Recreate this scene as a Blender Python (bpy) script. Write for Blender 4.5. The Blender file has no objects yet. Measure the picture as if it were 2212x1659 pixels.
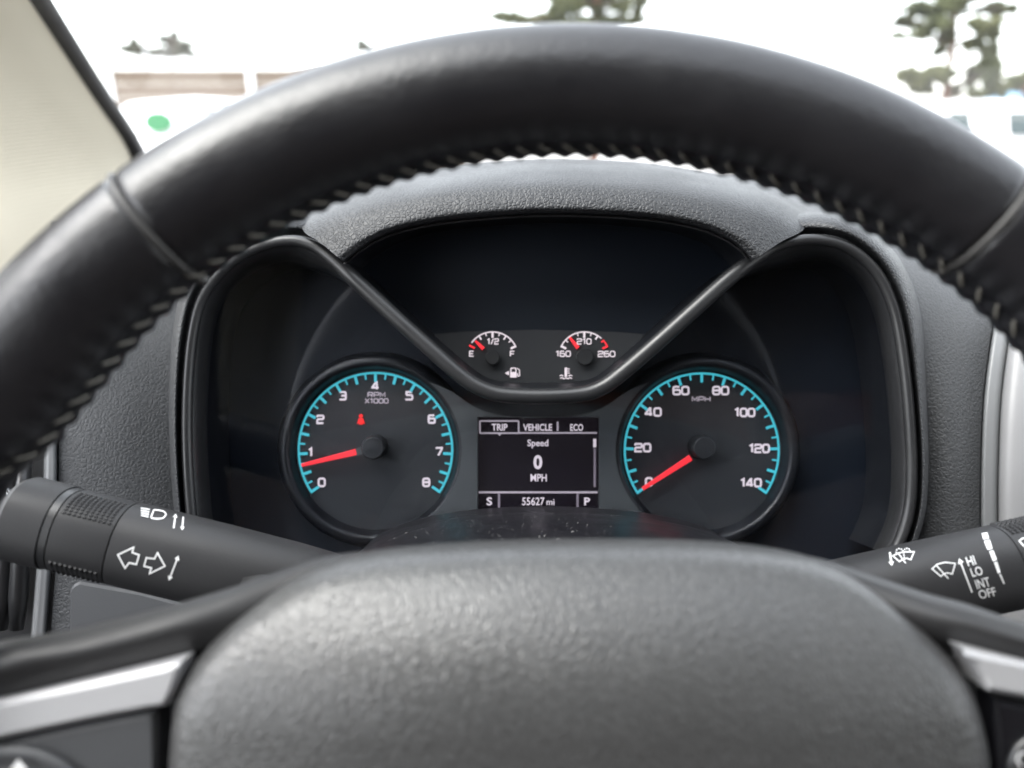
import bpy, bmesh, math, random
from mathutils import Vector, Matrix
from mathutils.bvhtree import BVHTree
random.seed(7)
R = math.radians
scene = bpy.context.scene
COL = scene.collection

# ------------------------------------------------------------------ camera
PITCH = R(20.0)
CAM = Vector((0, 0, 1.55))
AX, AU, AF = Vector((1, 0, 0)), Vector((0, math.sin(PITCH), math.cos(PITCH))), Vector((0, math.cos(PITCH), -math.sin(PITCH)))
FP = 1598.0
cd = bpy.data.cameras.new('camera'); cam = bpy.data.objects.new('camera', cd); COL.objects.link(cam)
cd.sensor_width = 36; cd.lens = 26; cd.clip_start = 0.01; cd.clip_end = 3000
cam.location = CAM; cam.rotation_euler = (math.pi/2 - PITCH, 0, 0)
cd.dof.use_dof = True; cd.dof.focus_distance = 0.318; cd.dof.aperture_fstop = 5.8
scene.camera = cam
# ------------------------------------------------------------------ light
EXPO = 2.87
GAIN = 2.0 ** EXPO
world = bpy.data.worlds.new('World'); scene.world = world; world.use_nodes = True
wn = world.node_tree.nodes; wl = world.node_tree.links
bg = wn['Background']; bg.inputs['Strength'].default_value = 0.14
sky = wn.new('ShaderNodeTexSky'); sky.sky_type = 'NISHITA'; sky.sun_disc = False
SUN_EL, SUN_AZ = R(58), R(-105)          # azimuth measured from straight ahead, negative = left
sky.sun_elevation = SUN_EL; sky.sun_rotation = SUN_AZ
sky.dust_density = 1.6; sky.air_density = 1.0
hs = wn.new('ShaderNodeHueSaturation'); hs.inputs['Saturation'].default_value = 0.22
wl.new(sky.outputs[0], hs.inputs['Color']); wl.new(hs.outputs[0], bg.inputs['Color'])
sd = bpy.data.lights.new('sun', 'SUN'); sun = bpy.data.objects.new('sun', sd); COL.objects.link(sun)
sd.energy = .5; sd.angle = R(45); sd.color = (1, .96, .9)
sdir = Vector((math.sin(SUN_AZ)*math.cos(SUN_EL), math.cos(SUN_AZ)*math.cos(SUN_EL), math.sin(SUN_EL)))
sun.rotation_euler = (-sdir).to_track_quat('-Z', 'Y').to_euler()
sun.location = (0, 3, 6)
vs = scene.view_settings; vs.view_transform = 'Standard'; vs.look = 'None'; vs.exposure = EXPO; vs.gamma = 1; vs.use_curve_mapping = False
scene.render.engine = 'CYCLES'
cy = scene.cycles; cy.use_denoising = True; cy.max_bounces = 7; cy.diffuse_bounces = 3; cy.glossy_bounces = 4
cy.transparent_max_bounces = 12; cy.caustics_reflective = False; cy.caustics_refractive = False; cy.sample_clamp_indirect = 6

# ------------------------------------------------------------------ helpers
def LW(x, u, d): return CAM + AX*x + AU*u + AF*d                       # camera-height frame (metres) to world
def W(px, py, d): return LW((px-1106)/FP*d, (829.5-py)/FP*d, d)        # a sight line at a true depth
def cr(pts, n):
    """Catmull-Rom through tuples, n samples per span"""
    out = []; m = len(pts)
    for i in range(m-1):
        p0, p1, p2, p3 = pts[max(i-1, 0)], pts[i], pts[i+1], pts[min(i+2, m-1)]
        for k in range(n):
            t = k/n
            out.append(tuple(.5*(2*b + (c-a)*t + (2*a-5*b+4*c-e)*t*t + (-a+3*b-3*c+e)*t**3) for a, b, c, e in zip(p0, p1, p2, p3)))
    out.append(tuple(pts[-1])); return out
def sgrid(rows, nu, nv):
    rows = [cr(r, nu) for r in rows]
    cols = [cr([r[i] for r in rows], nv) for i in range(len(rows[0]))]
    return [[c[j] for c in cols] for j in range(len(cols[0]))]
def resample(pts, n):
    L = [0]
    for a, b in zip(pts, pts[1:]): L.append(L[-1] + math.dist(a, b))
    out = []; j = 0
    for k in range(n):
        s = L[-1]*k/(n-1)
        while j < len(L)-2 and L[j+1] < s: j += 1
        t = (s-L[j])/max(L[j+1]-L[j], 1e-12)
        out.append(tuple(a+(b-a)*t for a, b in zip(pts[j], pts[j+1])))
    return out
def normals2(pts):
    out = []
    for i in range(len(pts)):
        a = pts[max(i-1, 0)]; b = pts[min(i+1, len(pts)-1)]
        dx, dy = b[0]-a[0], b[1]-a[1]; l = math.hypot(dx, dy) or 1
        out.append((-dy/l, dx/l))
    return out
def empty(name, loc, label, cat, group=None):
    o = bpy.data.objects.new(name, None); COL.objects.link(o); o.location = loc; o.empty_display_size = .05
    o['label'] = label; o['category'] = cat
    if group: o['group'] = group
    return o
def adopt(o, parent):
    if parent is not None:
        o.parent = parent; o.matrix_parent_inverse = world_of(parent).inverted()
def world_of(o):
    m = Matrix.LocRotScale(o.location, o.rotation_euler, o.scale)
    return world_of(o.parent) @ o.matrix_parent_inverse @ m if o.parent else m
def mk(name, verts, faces, mat, parent=None, smooth=True, label=None, cat=None, kind=None, group=None, sharp=None):
    verts = [Vector(v) for v in verts]
    c = sum(verts, Vector())/len(verts)
    me = bpy.data.meshes.new(name); me.from_pydata([v-c for v in verts], [], faces); me.update()
    o = bpy.data.objects.new(name, me); COL.objects.link(o); o.location = c
    adopt(o, parent)
    bm = bmesh.new(); bm.from_mesh(me); bmesh.ops.recalc_face_normals(bm, faces=bm.faces); bm.to_mesh(me); bm.free()
    me.materials.append(mat)
    if smooth:
        me.shade_smooth()
        if sharp: me.set_sharp_from_angle(angle=R(sharp))
    if label: o['label'] = label
    if cat: o['category'] = cat
    if kind: o['kind'] = kind
    if group: o['group'] = group
    return o
def gridvf(g, cu=False, cv=False):
    n, m = len(g), len(g[0]); V = [p for r in g for p in r]; F = []
    for i in range(n if cv else n-1):
        for j in range(m if cu else m-1):
            a, b = i*m+j, i*m+(j+1) % m; c, e = ((i+1) % n)*m+(j+1) % m, ((i+1) % n)*m+j
            F.append((a, b, c, e))
    return V, F
def grid(name, g, mat, parent=None, cu=False, cv=False, **k):
    V, F = gridvf(g, cu, cv); return mk(name, V, F, mat, parent, **k)
def pgrid(name, rows, nu, nv, mat, parent=None, **k):
    """rows of (px, py, depth) control points, smoothed"""
    return grid(name, [[W(*p) for p in r] for r in sgrid(rows, nu, nv)], mat, parent, **k)
def tubevf(pts, rad, seg=10, closed=False, base=0):
    pts = [Vector(p) for p in pts]; n = len(pts); V = []; F = []
    up = None
    for i, p in enumerate(pts):
        a = pts[i-1] if (i > 0 or closed) else p; b = pts[(i+1) % n] if (i < n-1 or closed) else p
        t = (b-a).normalized()
        if up is None: up = t.orthogonal().normalized()
        up = (up - t*up.dot(t)).normalized(); sd_ = t.cross(up)
        r = rad[i] if isinstance(rad, (list, tuple)) else rad
        for k in range(seg):
            q = 2*math.pi*k/seg; V.append(p + up*math.cos(q)*r + sd_*math.sin(q)*r)
    for i in range(n if closed else n-1):
        for k in range(seg):
            F.append((base+i*seg+k, base+i*seg+(k+1) % seg, base+((i+1) % n)*seg+(k+1) % seg, base+((i+1) % n)*seg+k))
    if not closed:
        F.append(tuple(base+k for k in range(seg))); F.append(tuple(base+(n-1)*seg+k for k in reversed(range(seg))))
    return V, F
def tube(name, pts, rad, mat, parent=None, seg=10, closed=False, **k):
    V, F = tubevf(pts, rad, seg, closed); return mk(name, V, F, mat, parent, **k)
def prism(name, poly, d0, d1, mat, parent=None, bevel=0, **k):
    """outline in sight-line pixels at depth d0 (front), straight walls back to d1"""
    n = len(poly); loc = [((x-1106)/FP*d0, (829.5-y)/FP*d0) for x, y in poly]
    V = []; F = []
    if bevel:
        nr = normals2(loc+[loc[0]])[:n]
        ar = sum(loc[i][0]*loc[(i+1) % n][1]-loc[(i+1) % n][0]*loc[i][1] for i in range(n)); s = 1 if ar > 0 else -1
        ins = [(p[0]+q[0]*bevel*s, p[1]+q[1]*bevel*s) for p, q in zip(loc, nr)]
        V += [LW(x, u, d0) for x, u in ins]; V += [LW(x, u, d0+bevel) for x, u in loc]; V += [LW(x, u, d1) for x, u in loc]
        F.append(tuple(range(n)))
        for a in (0, n):
            for i in range(n): F.append((a+i, a+(i+1) % n, a+n+(i+1) % n, a+n+i))
    else:
        V += [LW(x, u, d0) for x, u in loc]; V += [LW(x, u, d1) for x, u in loc]; F.append(tuple(range(n)))
        for i in range(n): F.append((i, (i+1) % n, n+(i+1) % n, n+i))
    k.setdefault('smooth', False)
    return mk(name, V, F, mat, parent, **k)
def box(name, lo, hi, mat, parent=None, **k):
    (a, b, c), (e, f_, g) = lo, hi
    V = [(x, y, z) for x in (a, e) for y in (b, f_) for z in (c, g)]
    F = [(0, 1, 3, 2), (4, 6, 7, 5), (0, 4, 5, 1), (2, 3, 7, 6), (0, 2, 6, 4), (1, 5, 7, 3)]
    k.setdefault('smooth', False); return mk(name, V, F, mat, parent, **k)

# ------------------------------------------------------------------ materials
def mat_(name, base, rough=.5, metal=0, spec=.5, emit=None, es=0):
    m = bpy.data.materials.new(name); m.use_nodes = True; b = m.node_tree.nodes['Principled BSDF']
    b.inputs['Base Color'].default_value = (*base, 1); b.inputs['Roughness'].default_value = rough; b.inputs['Metallic'].default_value = metal
    b.inputs['Specular IOR Level'].default_value = spec
    if emit: b.inputs['Emission Color'].default_value = (*emit, 1); b.inputs['Emission Strength'].default_value = es
    return m
def nd(m, t): return m.node_tree.nodes.new(t)
def lk(m, a, b): m.node_tree.links.new(a, b)
def coords(m, scale=(1, 1, 1), rot=(0, 0, 0)):
    t = nd(m, 'ShaderNodeTexCoord'); mp = nd(m, 'ShaderNodeMapping'); mp.inputs['Scale'].default_value = scale; mp.inputs['Rotation'].default_value = rot
    lk(m, t.outputs['Object'], mp.inputs['Vector']); return mp.outputs[0]
def noise(m, vec, scale, detail=3, rough=.5):
    n = nd(m, 'ShaderNodeTexNoise'); n.inputs['Scale'].default_value = scale; n.inputs['Detail'].default_value = detail; n.inputs['Roughness'].default_value = rough
    lk(m, vec, n.inputs['Vector']); return n.outputs['Fac']
def ramp(m, fac, a, b, lo, hi):
    r = nd(m, 'ShaderNodeMapRange'); r.inputs['From Min'].default_value = a; r.inputs['From Max'].default_value = b
    r.inputs['To Min'].default_value = lo; r.inputs['To Max'].default_value = hi; lk(m, fac, r.inputs['Value']); return r.outputs[0]
def bumpn(m, h, strength, dist, prev=None):
    b = nd(m, 'ShaderNodeBump'); b.inputs['Strength'].default_value = strength; b.inputs['Distance'].default_value = dist
    lk(m, h, b.inputs['Height'])
    if prev is not None: lk(m, prev, b.inputs['Normal'])
    return b.outputs[0]
def bs(m): return m.node_tree.nodes['Principled BSDF']
def grain_mat(name, base, rough, cell, strength, spec=.5, stretch=(1, 1, 1), dust=.0, edge=.12, rvar=.06):
    m = mat_(name, base, rough, spec=spec); v = coords(m, stretch)
    wob = nd(m, 'ShaderNodeTexNoise'); wob.inputs['Scale'].default_value = .8/cell; wob.inputs['Detail'].default_value = 2; lk(m, v, wob.inputs['Vector'])
    vm = nd(m, 'ShaderNodeVectorMath'); vm.operation = 'MULTIPLY_ADD'
    vm.inputs[1].default_value = (cell*.9,)*3; lk(m, wob.outputs['Color'], vm.inputs[0]); lk(m, v, vm.inputs[2])
    vo = nd(m, 'ShaderNodeTexVoronoi'); vo.feature = 'DISTANCE_TO_EDGE'; vo.inputs['Scale'].default_value = 1/cell; lk(m, vm.outputs[0], vo.inputs['Vector'])
    h = nd(m, 'ShaderNodeMapRange'); h.interpolation_type = 'SMOOTHSTEP'; h.inputs['From Max'].default_value = edge*2.2; lk(m, vo.outputs['Distance'], h.inputs['Value'])
    n2 = noise(m, v, 3/cell, 2)
    n1 = bumpn(m, h.outputs[0], strength, cell*.2)
    n1 = bumpn(m, n2, strength*.2, cell*.1, n1)
    lk(m, n1, bs(m).inputs['Normal'])
    big = noise(m, v, 25, 3); lk(m, ramp(m, big, .3, .7, rough-rvar, rough+rvar), bs(m).inputs['Roughness'])
    # fine pale dust lying in the creases
    mx = nd(m, 'ShaderNodeMix'); mx.data_type = 'RGBA'; mx.inputs['A'].default_value = (*base, 1)
    mx.inputs['B'].default_value = (*(min(c*1.9+.012, 1) for c in base), 1)
    lk(m, ramp(m, noise(m, v, 900, 2), .45, .75, 0, .5+dust), mx.inputs['Factor']); lk(m, mx.outputs['Result'], bs(m).inputs['Base Color'])
    return m
M = {}
M['dash'] = grain_mat('dash_grained_vinyl', (.05, .052, .055), .56, .002, .45, spec=.4, dust=-.25)
M['hood'] = grain_mat('hood_grained_vinyl', (.02, .021, .023), .5, .002, .6, spec=.5, dust=-.3)
M['airbag'] = grain_mat('airbag_grained_vinyl', (.036, .036, .036), .4, .0019, .4, spec=.75, stretch=(1.15, .8, 1), edge=.2, rvar=.05)
bs(M['airbag']).inputs['Coat Weight'].default_value = .2; bs(M['airbag']).inputs['Coat Roughness'].default_value = .45
def rim_mat():
    m = mat_('worn_rim_leather', (.011, .011, .013), .38, spec=.5); v = coords(m)
    bs(m).inputs['Coat Weight'].default_value = .2; bs(m).inputs['Coat Roughness'].default_value = .3
    a = noise(m, v, 140, 4, .6); b = noise(m, v, 700, 2)
    n1 = bumpn(m, a, .14, .002); n1 = bumpn(m, b, .35, .0005, n1); lk(m, n1, bs(m).inputs['Normal'])
    lk(m, ramp(m, noise(m, v, 45, 4, .6), .3, .7, .27, .43), bs(m).inputs['Roughness']); return m
M['rim'] = rim_mat()
def speck(name, base, rough, spec=.5, scale=400, s=.15, rv=.08):
    m = mat_(name, base, rough, spec=spec); v = coords(m)
    lk(m, bumpn(m, noise(m, v, scale*3, 2), s, .0002), bs(m).inputs['Normal'])
    lk(m, ramp(m, noise(m, v, scale*.12, 4), .3, .7, rough-rv, rough+rv), bs(m).inputs['Roughness']); return m
M['satin'] = speck('satin_black_plastic', (.02, .0205, .022), .36, spec=.6)
M['spoke'] = speck('spoke_soft_black', (.024, .024, .025), .48, s=.3)
M['stalk'] = speck('stalk_matte_black', (.027, .027, .0285), .52, spec=.35, s=.25)
M['gloss'] = speck('gloss_black_plastic', (.007, .007, .009), .36, spec=.35, s=.05)
M['deep'] = mat_('matte_black_well', (.006, .0095, .016), .5, spec=.3)
M['wall'] = speck('cluster_wall_black', (.007, .008, .0105), .42, spec=.4, s=.05)
M['dial'] = speck('dial_face_charcoal', (.028, .03, .033), .55, spec=.3, s=.08)
M['plate'] = speck('cluster_plate_grey', (.062, .067, .069), .5, spec=.4, s=.08)
M['hub'] = speck('needle_hub_black', (.018, .019, .021), .4, s=.05)
M['panel'] = speck('smooth_panel_grey', (.055, .057, .061), .5, s=.3)
M['black'] = speck('black_rubber', (.006, .006, .007), .55)
M['silver'] = speck('satin_silver_trim', (.43, .43, .44), .42, s=.06); bs(M['silver']).inputs['Metallic'].default_value = .25
M['vsilver'] = speck('silver_vent_trim', (.21, .21, .215), .45, s=.06)
M['greytrim'] = speck('grey_vent_trim', (.16, .165, .17), .4, s=.1)
M['chrome'] = mat_('chrome_bezel', (.7, .7, .72), .12, metal=1)
M['thread'] = speck('grey_thread', (.2, .19, .165), .7, s=.4)
M['cord'] = speck('seam_cord', (.05, .048, .046), .5, s=.3)
M['print'] = mat_('white_symbol_print', (.78, .78, .78), .5)
def em(name, col, s): return mat_(name, tuple(c*.3 for c in col), .5, emit=col, es=s/GAIN)
M['teal'] = em('teal_backlit_scale', (.07, .56, .66), .85)
M['white'] = em('white_backlit_print', (.86, .76, .82), .8)
M['dim'] = em('dim_backlit_print', (.8, .7, .78), .42)
M['track'] = em('dim_screen_line', (.5, .42, .5), .3)
M['red'] = em('red_lit_needle', (1, .035, .05), 1.0)
M['redicon'] = em('red_warning_lamp', (1, .02, .02), .95)
M['screen'] = mat_('screen_black', (.006, .005, .008), .25, emit=(.35, .25, .33), es=.018/GAIN)
def glass_mat(name, tint, refl, dust, rough=.0, dcol=(.8, .8, .8), streak=None):
    m = bpy.data.materials.new(name); m.use_nodes = True; t = m.node_tree; t.nodes.remove(bs(m)); out = t.nodes['Material Output']
    tr = nd(m, 'ShaderNodeBsdfTransparent'); tr.inputs[0].default_value = (*tint, 1)
    gl = nd(m, 'ShaderNodeBsdfGlossy'); gl.inputs['Roughness'].default_value = rough
    lw = nd(m, 'ShaderNodeLayerWeight'); pw_ = nd(m, 'ShaderNodeMath'); pw_.operation = 'POWER'; pw_.inputs[1].default_value = 5; lk(m, lw.outputs['Facing'], pw_.inputs[0])
    k = nd(m, 'ShaderNodeMath'); k.operation = 'MULTIPLY_ADD'; k.inputs[1].default_value = .96*refl; k.inputs[2].default_value = .04*refl; lk(m, pw_.outputs[0], k.inputs[0])
    m1 = nd(m, 'ShaderNodeMixShader'); lk(m, k.outputs[0], m1.inputs[0]); lk(m, tr.outputs[0], m1.inputs[1]); lk(m, gl.outputs[0], m1.inputs[2])
    df = nd(m, 'ShaderNodeBsdfTranslucent'); df.inputs[0].default_value = (*dcol, 1)
    d2 = nd(m, 'ShaderNodeBsdfDiffuse'); d2.inputs[0].default_value = (*dcol, 1)
    ad = nd(m, 'ShaderNodeMixShader'); ad.inputs[0].default_value = .5; lk(m, df.outputs[0], ad.inputs[1]); lk(m, d2.outputs[0], ad.inputs[2])
    m2 = nd(m, 'ShaderNodeMixShader'); v = coords(m, streak or (1, 1, 1))
    lk(m, ramp(m, noise(m, v, 14, 5, .65), .4, .75, dust*.5, dust*1.6), m2.inputs[0])
    lk(m, m1.outputs[0], m2.inputs[1]); lk(m, ad.outputs[0], m2.inputs[2]); lk(m, m2.outputs[0], out.inputs['Surface']); return m
M['windshield'] = glass_mat('windshield_glass', (.93, .95, .94), .8, .022)
M['lens'] = glass_mat('clear_cluster_lens', (.95, .96, .98), .6, .001)
def fabric():
    m = mat_('beige_pillar_fabric', (.74, .685, .56), .85, spec=.2); v = coords(m, rot=(0, R(70), R(12)))
    w = nd(m, 'ShaderNodeTexWave'); w.wave_type = 'BANDS'; w.inputs['Scale'].default_value = 75; w.inputs['Distortion'].default_value = .6; w.inputs['Detail'].default_value = 1; lk(m, v, w.inputs['Vector'])
    n1 = bumpn(m, w.outputs['Fac'], .35, .0012); n1 = bumpn(m, noise(m, v, 700, 2), .25, .0006, n1); lk(m, n1, bs(m).inputs['Normal']); return m
M['fabric'] = fabric()
M['liner'] = mat_('beige_roof_lining', (.42, .4, .35), .9, spec=.2)
M['cabin_dark'] = mat_('dark_cabin_trim', (.03, .03, .031), .8)
M['seat'] = mat_('brown_seat_cloth', (.085, .066, .058), .85, spec=.2)

# ------------------------------------------------------------------ cabin shell (roof, rear wall, floor, doors with window openings)
Z0 = CAM.z
def wbox(name, lo, hi, m, **k):
    return box(name, (lo[0], lo[1], lo[2]+Z0), (hi[0], hi[1], hi[2]+Z0), m, **k)
wbox('cabin_roof', (-.62, -1.25, .46), (1.2, -.07, .50), M['liner'], kind='structure')
wbox('cabin_floor', (-.62, -1.25, -1.0), (1.2, .95, -.96), M['cabin_dark'], kind='structure')
rw = wbox('cabin_rear_wall', (-.62, -1.25, -.96), (1.2, -1.2, -.02), M['cabin_dark'], kind='structure')
wbox('cabin_rear_header', (-.62, -1.25, .13), (1.2, -1.2, .46), M['cabin_dark'], kind='structure')
M['tint'] = glass_mat('brown_tinted_rear_glass', (.17, .105, .075), .6, .004)
wbox('rear_window', (-.62, -1.235, -.02), (1.2, -1.225, .13), M['tint'], kind='structure')
for sx, nm in ((-.62, 'left'), (1.14, 'right')):
    wbox('cabin_side_'+nm, (sx, -1.2, -.96), (sx+.06, .72, -.14), M['cabin_dark'], kind='structure')
    wbox('cabin_rear_pillar_'+nm, (sx, -1.2, -.14), (sx+.06, -.55, .46), M['liner'], kind='structure')
wbox('driver_bench', (-.5, -.72, -.96), (1.05, -.5, -.12), M['seat'], kind='structure')

# ------------------------------------------------------------------ dashboard
dash = empty('dashboard', LW(0, -.12, .40), 'dark grey grained vinyl dashboard with padded hood over the gauges', 'dashboard')
# body fill behind the parts
pgrid('lower_fascia', [[(112, y, d-.006), (400, y, d-.003), (1106, y, d), (1950, y, d-.003), (2900, y, d-.01)] for y, d in ((480, .53), (560, .475), (640, .432), (740, .41), (900, .404), (1060, .40), (1300, .397), (1800, .395), (2300, .395))], 4, 3, M['black'], dash)
# dash top running forward to the windshield
def topz(y): return -.075 + .02*min(1, max(0, (y-.4)/.4))
rows = []
for y in (.56, .60, .66, .72, .78, .86, .965):
    zz = -.064
    rows.append([(-.36, y+.0, zz-.03), (-.32, y, zz-.012), (-.25, y, zz-.004), (.02, y, zz-.002), (.25, y, zz), (.5, y-(.13 if y < .57 else 0), zz), (1.15, y-(.16 if y < .57 else 0), zz)])
g = sgrid(rows, 3, 3)
grid('dash_top', [[(x, y, z+Z0-.004) for x, y, z in r] for r in g], M['panel'], dash)

# hood (visor) over the centre
LIP = cr([(742, 566), (775, 538), (812, 515), (860, 496), (950, 477), (1060, 466), (1160, 460), (1270, 461), (1400, 469), (1500, 486), (1560, 508), (1600, 534), (1625, 563)], 4)
LIP = resample(LIP, 25)
prof = [(2, .353), (0, .338), (-5, .3345), (-14, .333), (-40, .335), (-62, .340), (-80, .352), (-95, .372), (-107, .40), (-114, .43), (-117, .455), (-113, .475), (-70, .49)]
rows = []
for k, (dy, d) in enumerate(prof):
    r = []
    for i, (x, y) in enumerate(LIP):
        t = (i/24)*2-1
        e = max(0, abs(t)-.62)/.38                     # end flare: the ends reach outwards and up
        sgn = 1 if t > 0 else -1
        f_ = min(1, max(0, -dy/70))
        r.append((x + sgn*e*(118 if sgn > 0 else 92)*f_, y + dy*(1-.08*e) + (6*e if dy < -60 else 0) - e*12*f_, d + e*.008*f_))
    rows.append(r)
hood = pgrid('gauge_hood', rows, 2, 4, M['hood'], dash)

# brows around the two lobes
def brow(name, path, widths, gap=9):
    P_ = resample(cr(path, 6), 60); N = [(-a, -b) for a, b in normals2(P_)]; rows = []
    wl_ = []
    for i in range(60):
        t = i/59*(len(widths)-1); a = int(min(t, len(widths)-2)); wl_.append(widths[a]+(widths[a+1]-widths[a])*(t-a))
    for fr, d, ab in ((0, .372, 0), (0, .356, 2), (0, .348, gap), (.1, .344, gap), (.3, .343, gap), (.6, .3455, gap), (.85, .352, gap), (1, .365, gap), (1.04, .40, gap)):
        rows.append([(p[0]+n[0]*(ab+fr*w), p[1]+n[1]*(ab+fr*w), d+.03*max(0, 1-(min(i, 59-i))/11)*(1 if P_[i][1] < 620 else 0)) for i, (p, n, w) in enumerate(zip(P_, N, wl_))])
    return pgrid(name, rows, 1, 3, M['hood'], dash)
BEZ = [(424, 1210), (412, 1100), (405, 1000), (403, 900), (407, 800), (416, 720), (432, 655), (462, 605), (510, 560), (570, 530), (630, 520), (680, 533), (725, 565), (775, 612), (850, 682), (930, 754),
       (995, 811), (1038, 838), (1085, 852), (1165, 856), (1250, 852), (1298, 838), (1342, 807), (1420, 740), (1500, 668), (1570, 605), (1625, 562), (1680, 532), (1740, 518), (1800, 523), (1850, 546), (1895, 590),
       (1925, 650), (1943, 720), (1957, 820), (1966, 920), (1970, 1010), (1966, 1090), (1951, 1150), (1926, 1205)]
def outs(path): # outward shifted copy (left-hand normal flipped as needed)
    return path
brow('brow', [(x-12, y-4) for x, y in BEZ[0:1]] + [(400, 1100), (393, 1000), (391, 900), (395, 800), (404, 720), (421, 650), (452, 597), (503, 551), (566, 519), (632, 508), (688, 522), (738, 560)][0:], [16, 16, 16, 18, 20, 24, 30, 34, 34, 30])
brow('brow', [(1632, 556), (1676, 521), (1740, 506), (1804, 511), (1857, 536), (1905, 584), (1937, 647), (1955, 718), (1969, 820), (1978, 920), (1982, 1010), (1978, 1095), (1962, 1160), (1940, 1215)], [30, 36, 38, 36, 32, 24, 18, 16, 14, 12])

# side panels left and right of the lobes
rows = []
for y, xs, ds in ((430, (560, 480, 420, 300, 200), (.60, .60, .60, .60, .60)), (490, (540, 450, 380, 290, 180), (.47, .47, .47, .475, .48)), (560, (470, 410, 340, 260, 150), (.41, .412, .42, .43, .44)),
                  (640, (415, 380, 300, 210, 135), (.383, .386, .39, .395, .40)), (740, (392, 350, 280, 200, 128), (.374, .374, .374, .374, .375)), (850, (384, 340, 270, 190, 127), (.372, .370, .367, .366, .366)),
                  (960, (380, 335, 265, 190, 127), (.371, .368, .364, .362, .362)), (1100, (384, 335, 265, 190, 126), (.371, .367, .363, .361, .361)), (1250, (395, 335, 265, 190, 118), (.371, .367, .363, .361, .361)), (1420, (400, 335, 260, 180, 105), (.371, .367, .363, .361, .361))):
    rows.append([(x, y, d) for x, d in zip(xs, ds)])
pgrid('side_panel', rows, 5, 5, M['dash'], dash)
rows = []
for y, xs, ds in ((425, (1640, 1760, 1900, 2080, 2260), (.62, .62, .62, .62, .62)), (468, (1690, 1790, 1900, 2060, 2220), (.50, .50, .50, .50, .51)), (520, (1800, 1860, 1930, 2060, 2190), (.42, .425, .43, .44, .45)),
                  (600, (1905, 1950, 2010, 2090, 2170), (.386, .39, .395, .405, .41)), (700, (1952, 1985, 2035, 2095, 2145), (.376, .376, .377, .378, .381)), (850, (1972, 2000, 2040, 2085, 2124), (.373, .370, .367, .367, .369)),
                  (1000, (1984, 2010, 2045, 2083, 2117), (.372, .367, .363, .362, .364)), (1150, (1980, 2005, 2045, 2083, 2116), (.372, .367, .363, .362, .363)), (1420, (1960, 2000, 2045, 2083, 2116), (.372, .367, .363, .362, .363))):
    rows.append([(x, y, d) for x, d in zip(xs, ds)])
pgrid('side_panel', rows, 5, 5, M['dash'], dash)
# right vent surround: grey edge and silver trim
E1 = [(2172, 590, .408), (2149, 700, .379), (2128, 850, .367), (2121, 1000, .362), (2120, 1150, .361), (2120, 1420, .361)]
pgrid('vent_surround', [[(x-2, y, d+.02) for x, y, d in E1], [(x, y, d) for x, y, d in E1], [(x+14, y, d-.003) for x, y, d in E1], [(x+34, y, d-.003) for x, y, d in E1], [(x+38, y, d+.004) for x, y, d in E1]], 4, 3, M['greytrim'], dash, label='dull grey edge strip beside the right vent')
pgrid('vent_trim', [[(x+36, y, d+.006) for x, y, d in E1], [(x+37, y, d-.003) for x, y, d in E1], [(x+44, y, d-.008) for x, y, d in E1], [(x+70, y, d-.012) for x, y, d in E1], [(x+130, y, d-.012) for x, y, d in E1], [(x+180, y, d+.01) for x, y, d in E1]], 4, 3, M['vsilver'], dash, label='bright silver strip at the right vent')
# left vent: dark well, silver strip, black slats
prism('vent_well', [(-260, 930), (122, 930), (118, 1430), (-260, 1430)], .385, .40, M['black'], dash)
pgrid('vent_trim', [[(123, 930, .376), (123, 1060, .372), (110, 1250, .372), (98, 1430, .372)], [(121, 930, .362), (121, 1060, .360), (107, 1250, .360), (95, 1430, .36)], [(110, 930, .3595), (109, 1060, .358), (94, 1250, .358), (80, 1430, .358)], [(97, 930, .362), (95, 1060, .360), (79, 1250, .360), (64, 1430, .36)], [(95, 930, .38), (92, 1060, .38), (76, 1250, .38), (62, 1430, .38)]], 4, 4, M['greytrim'], dash, label='grey strip beside the left vent')
for k, x in enumerate((52, 18, -30, -75)):
    V = [W(x+3, 940, .366), W(x-4, 1120, .364), W(x-12, 1290, .364), W(x-16, 1360, .364)]
    tube('vent_slat', [Vector(v) for v in V], [.003, .004, .0045, .003], M['satin'], dash, seg=8)
tube('vent_ring', [W(6+22*math.cos(a), 1115+62*math.sin(a), .352) for a in [i*math.pi/12 for i in range(24)]], .0014, M['chrome'], dash, closed=True)
# smooth knee panel under the left stalk, with a rounded corner
poly = [(148, 1420)] + [(148+26-26*math.cos(a), 1284-26*math.sin(a)) for a in [i*math.pi/2/6 for i in range(7)]] + [(300, 1280), (420, 1312), (620, 1360), (620, 1500), (148, 1500)]
prism('knee_panel', poly, .349, .37, M['panel'], dash, bevel=.0012)

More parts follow.
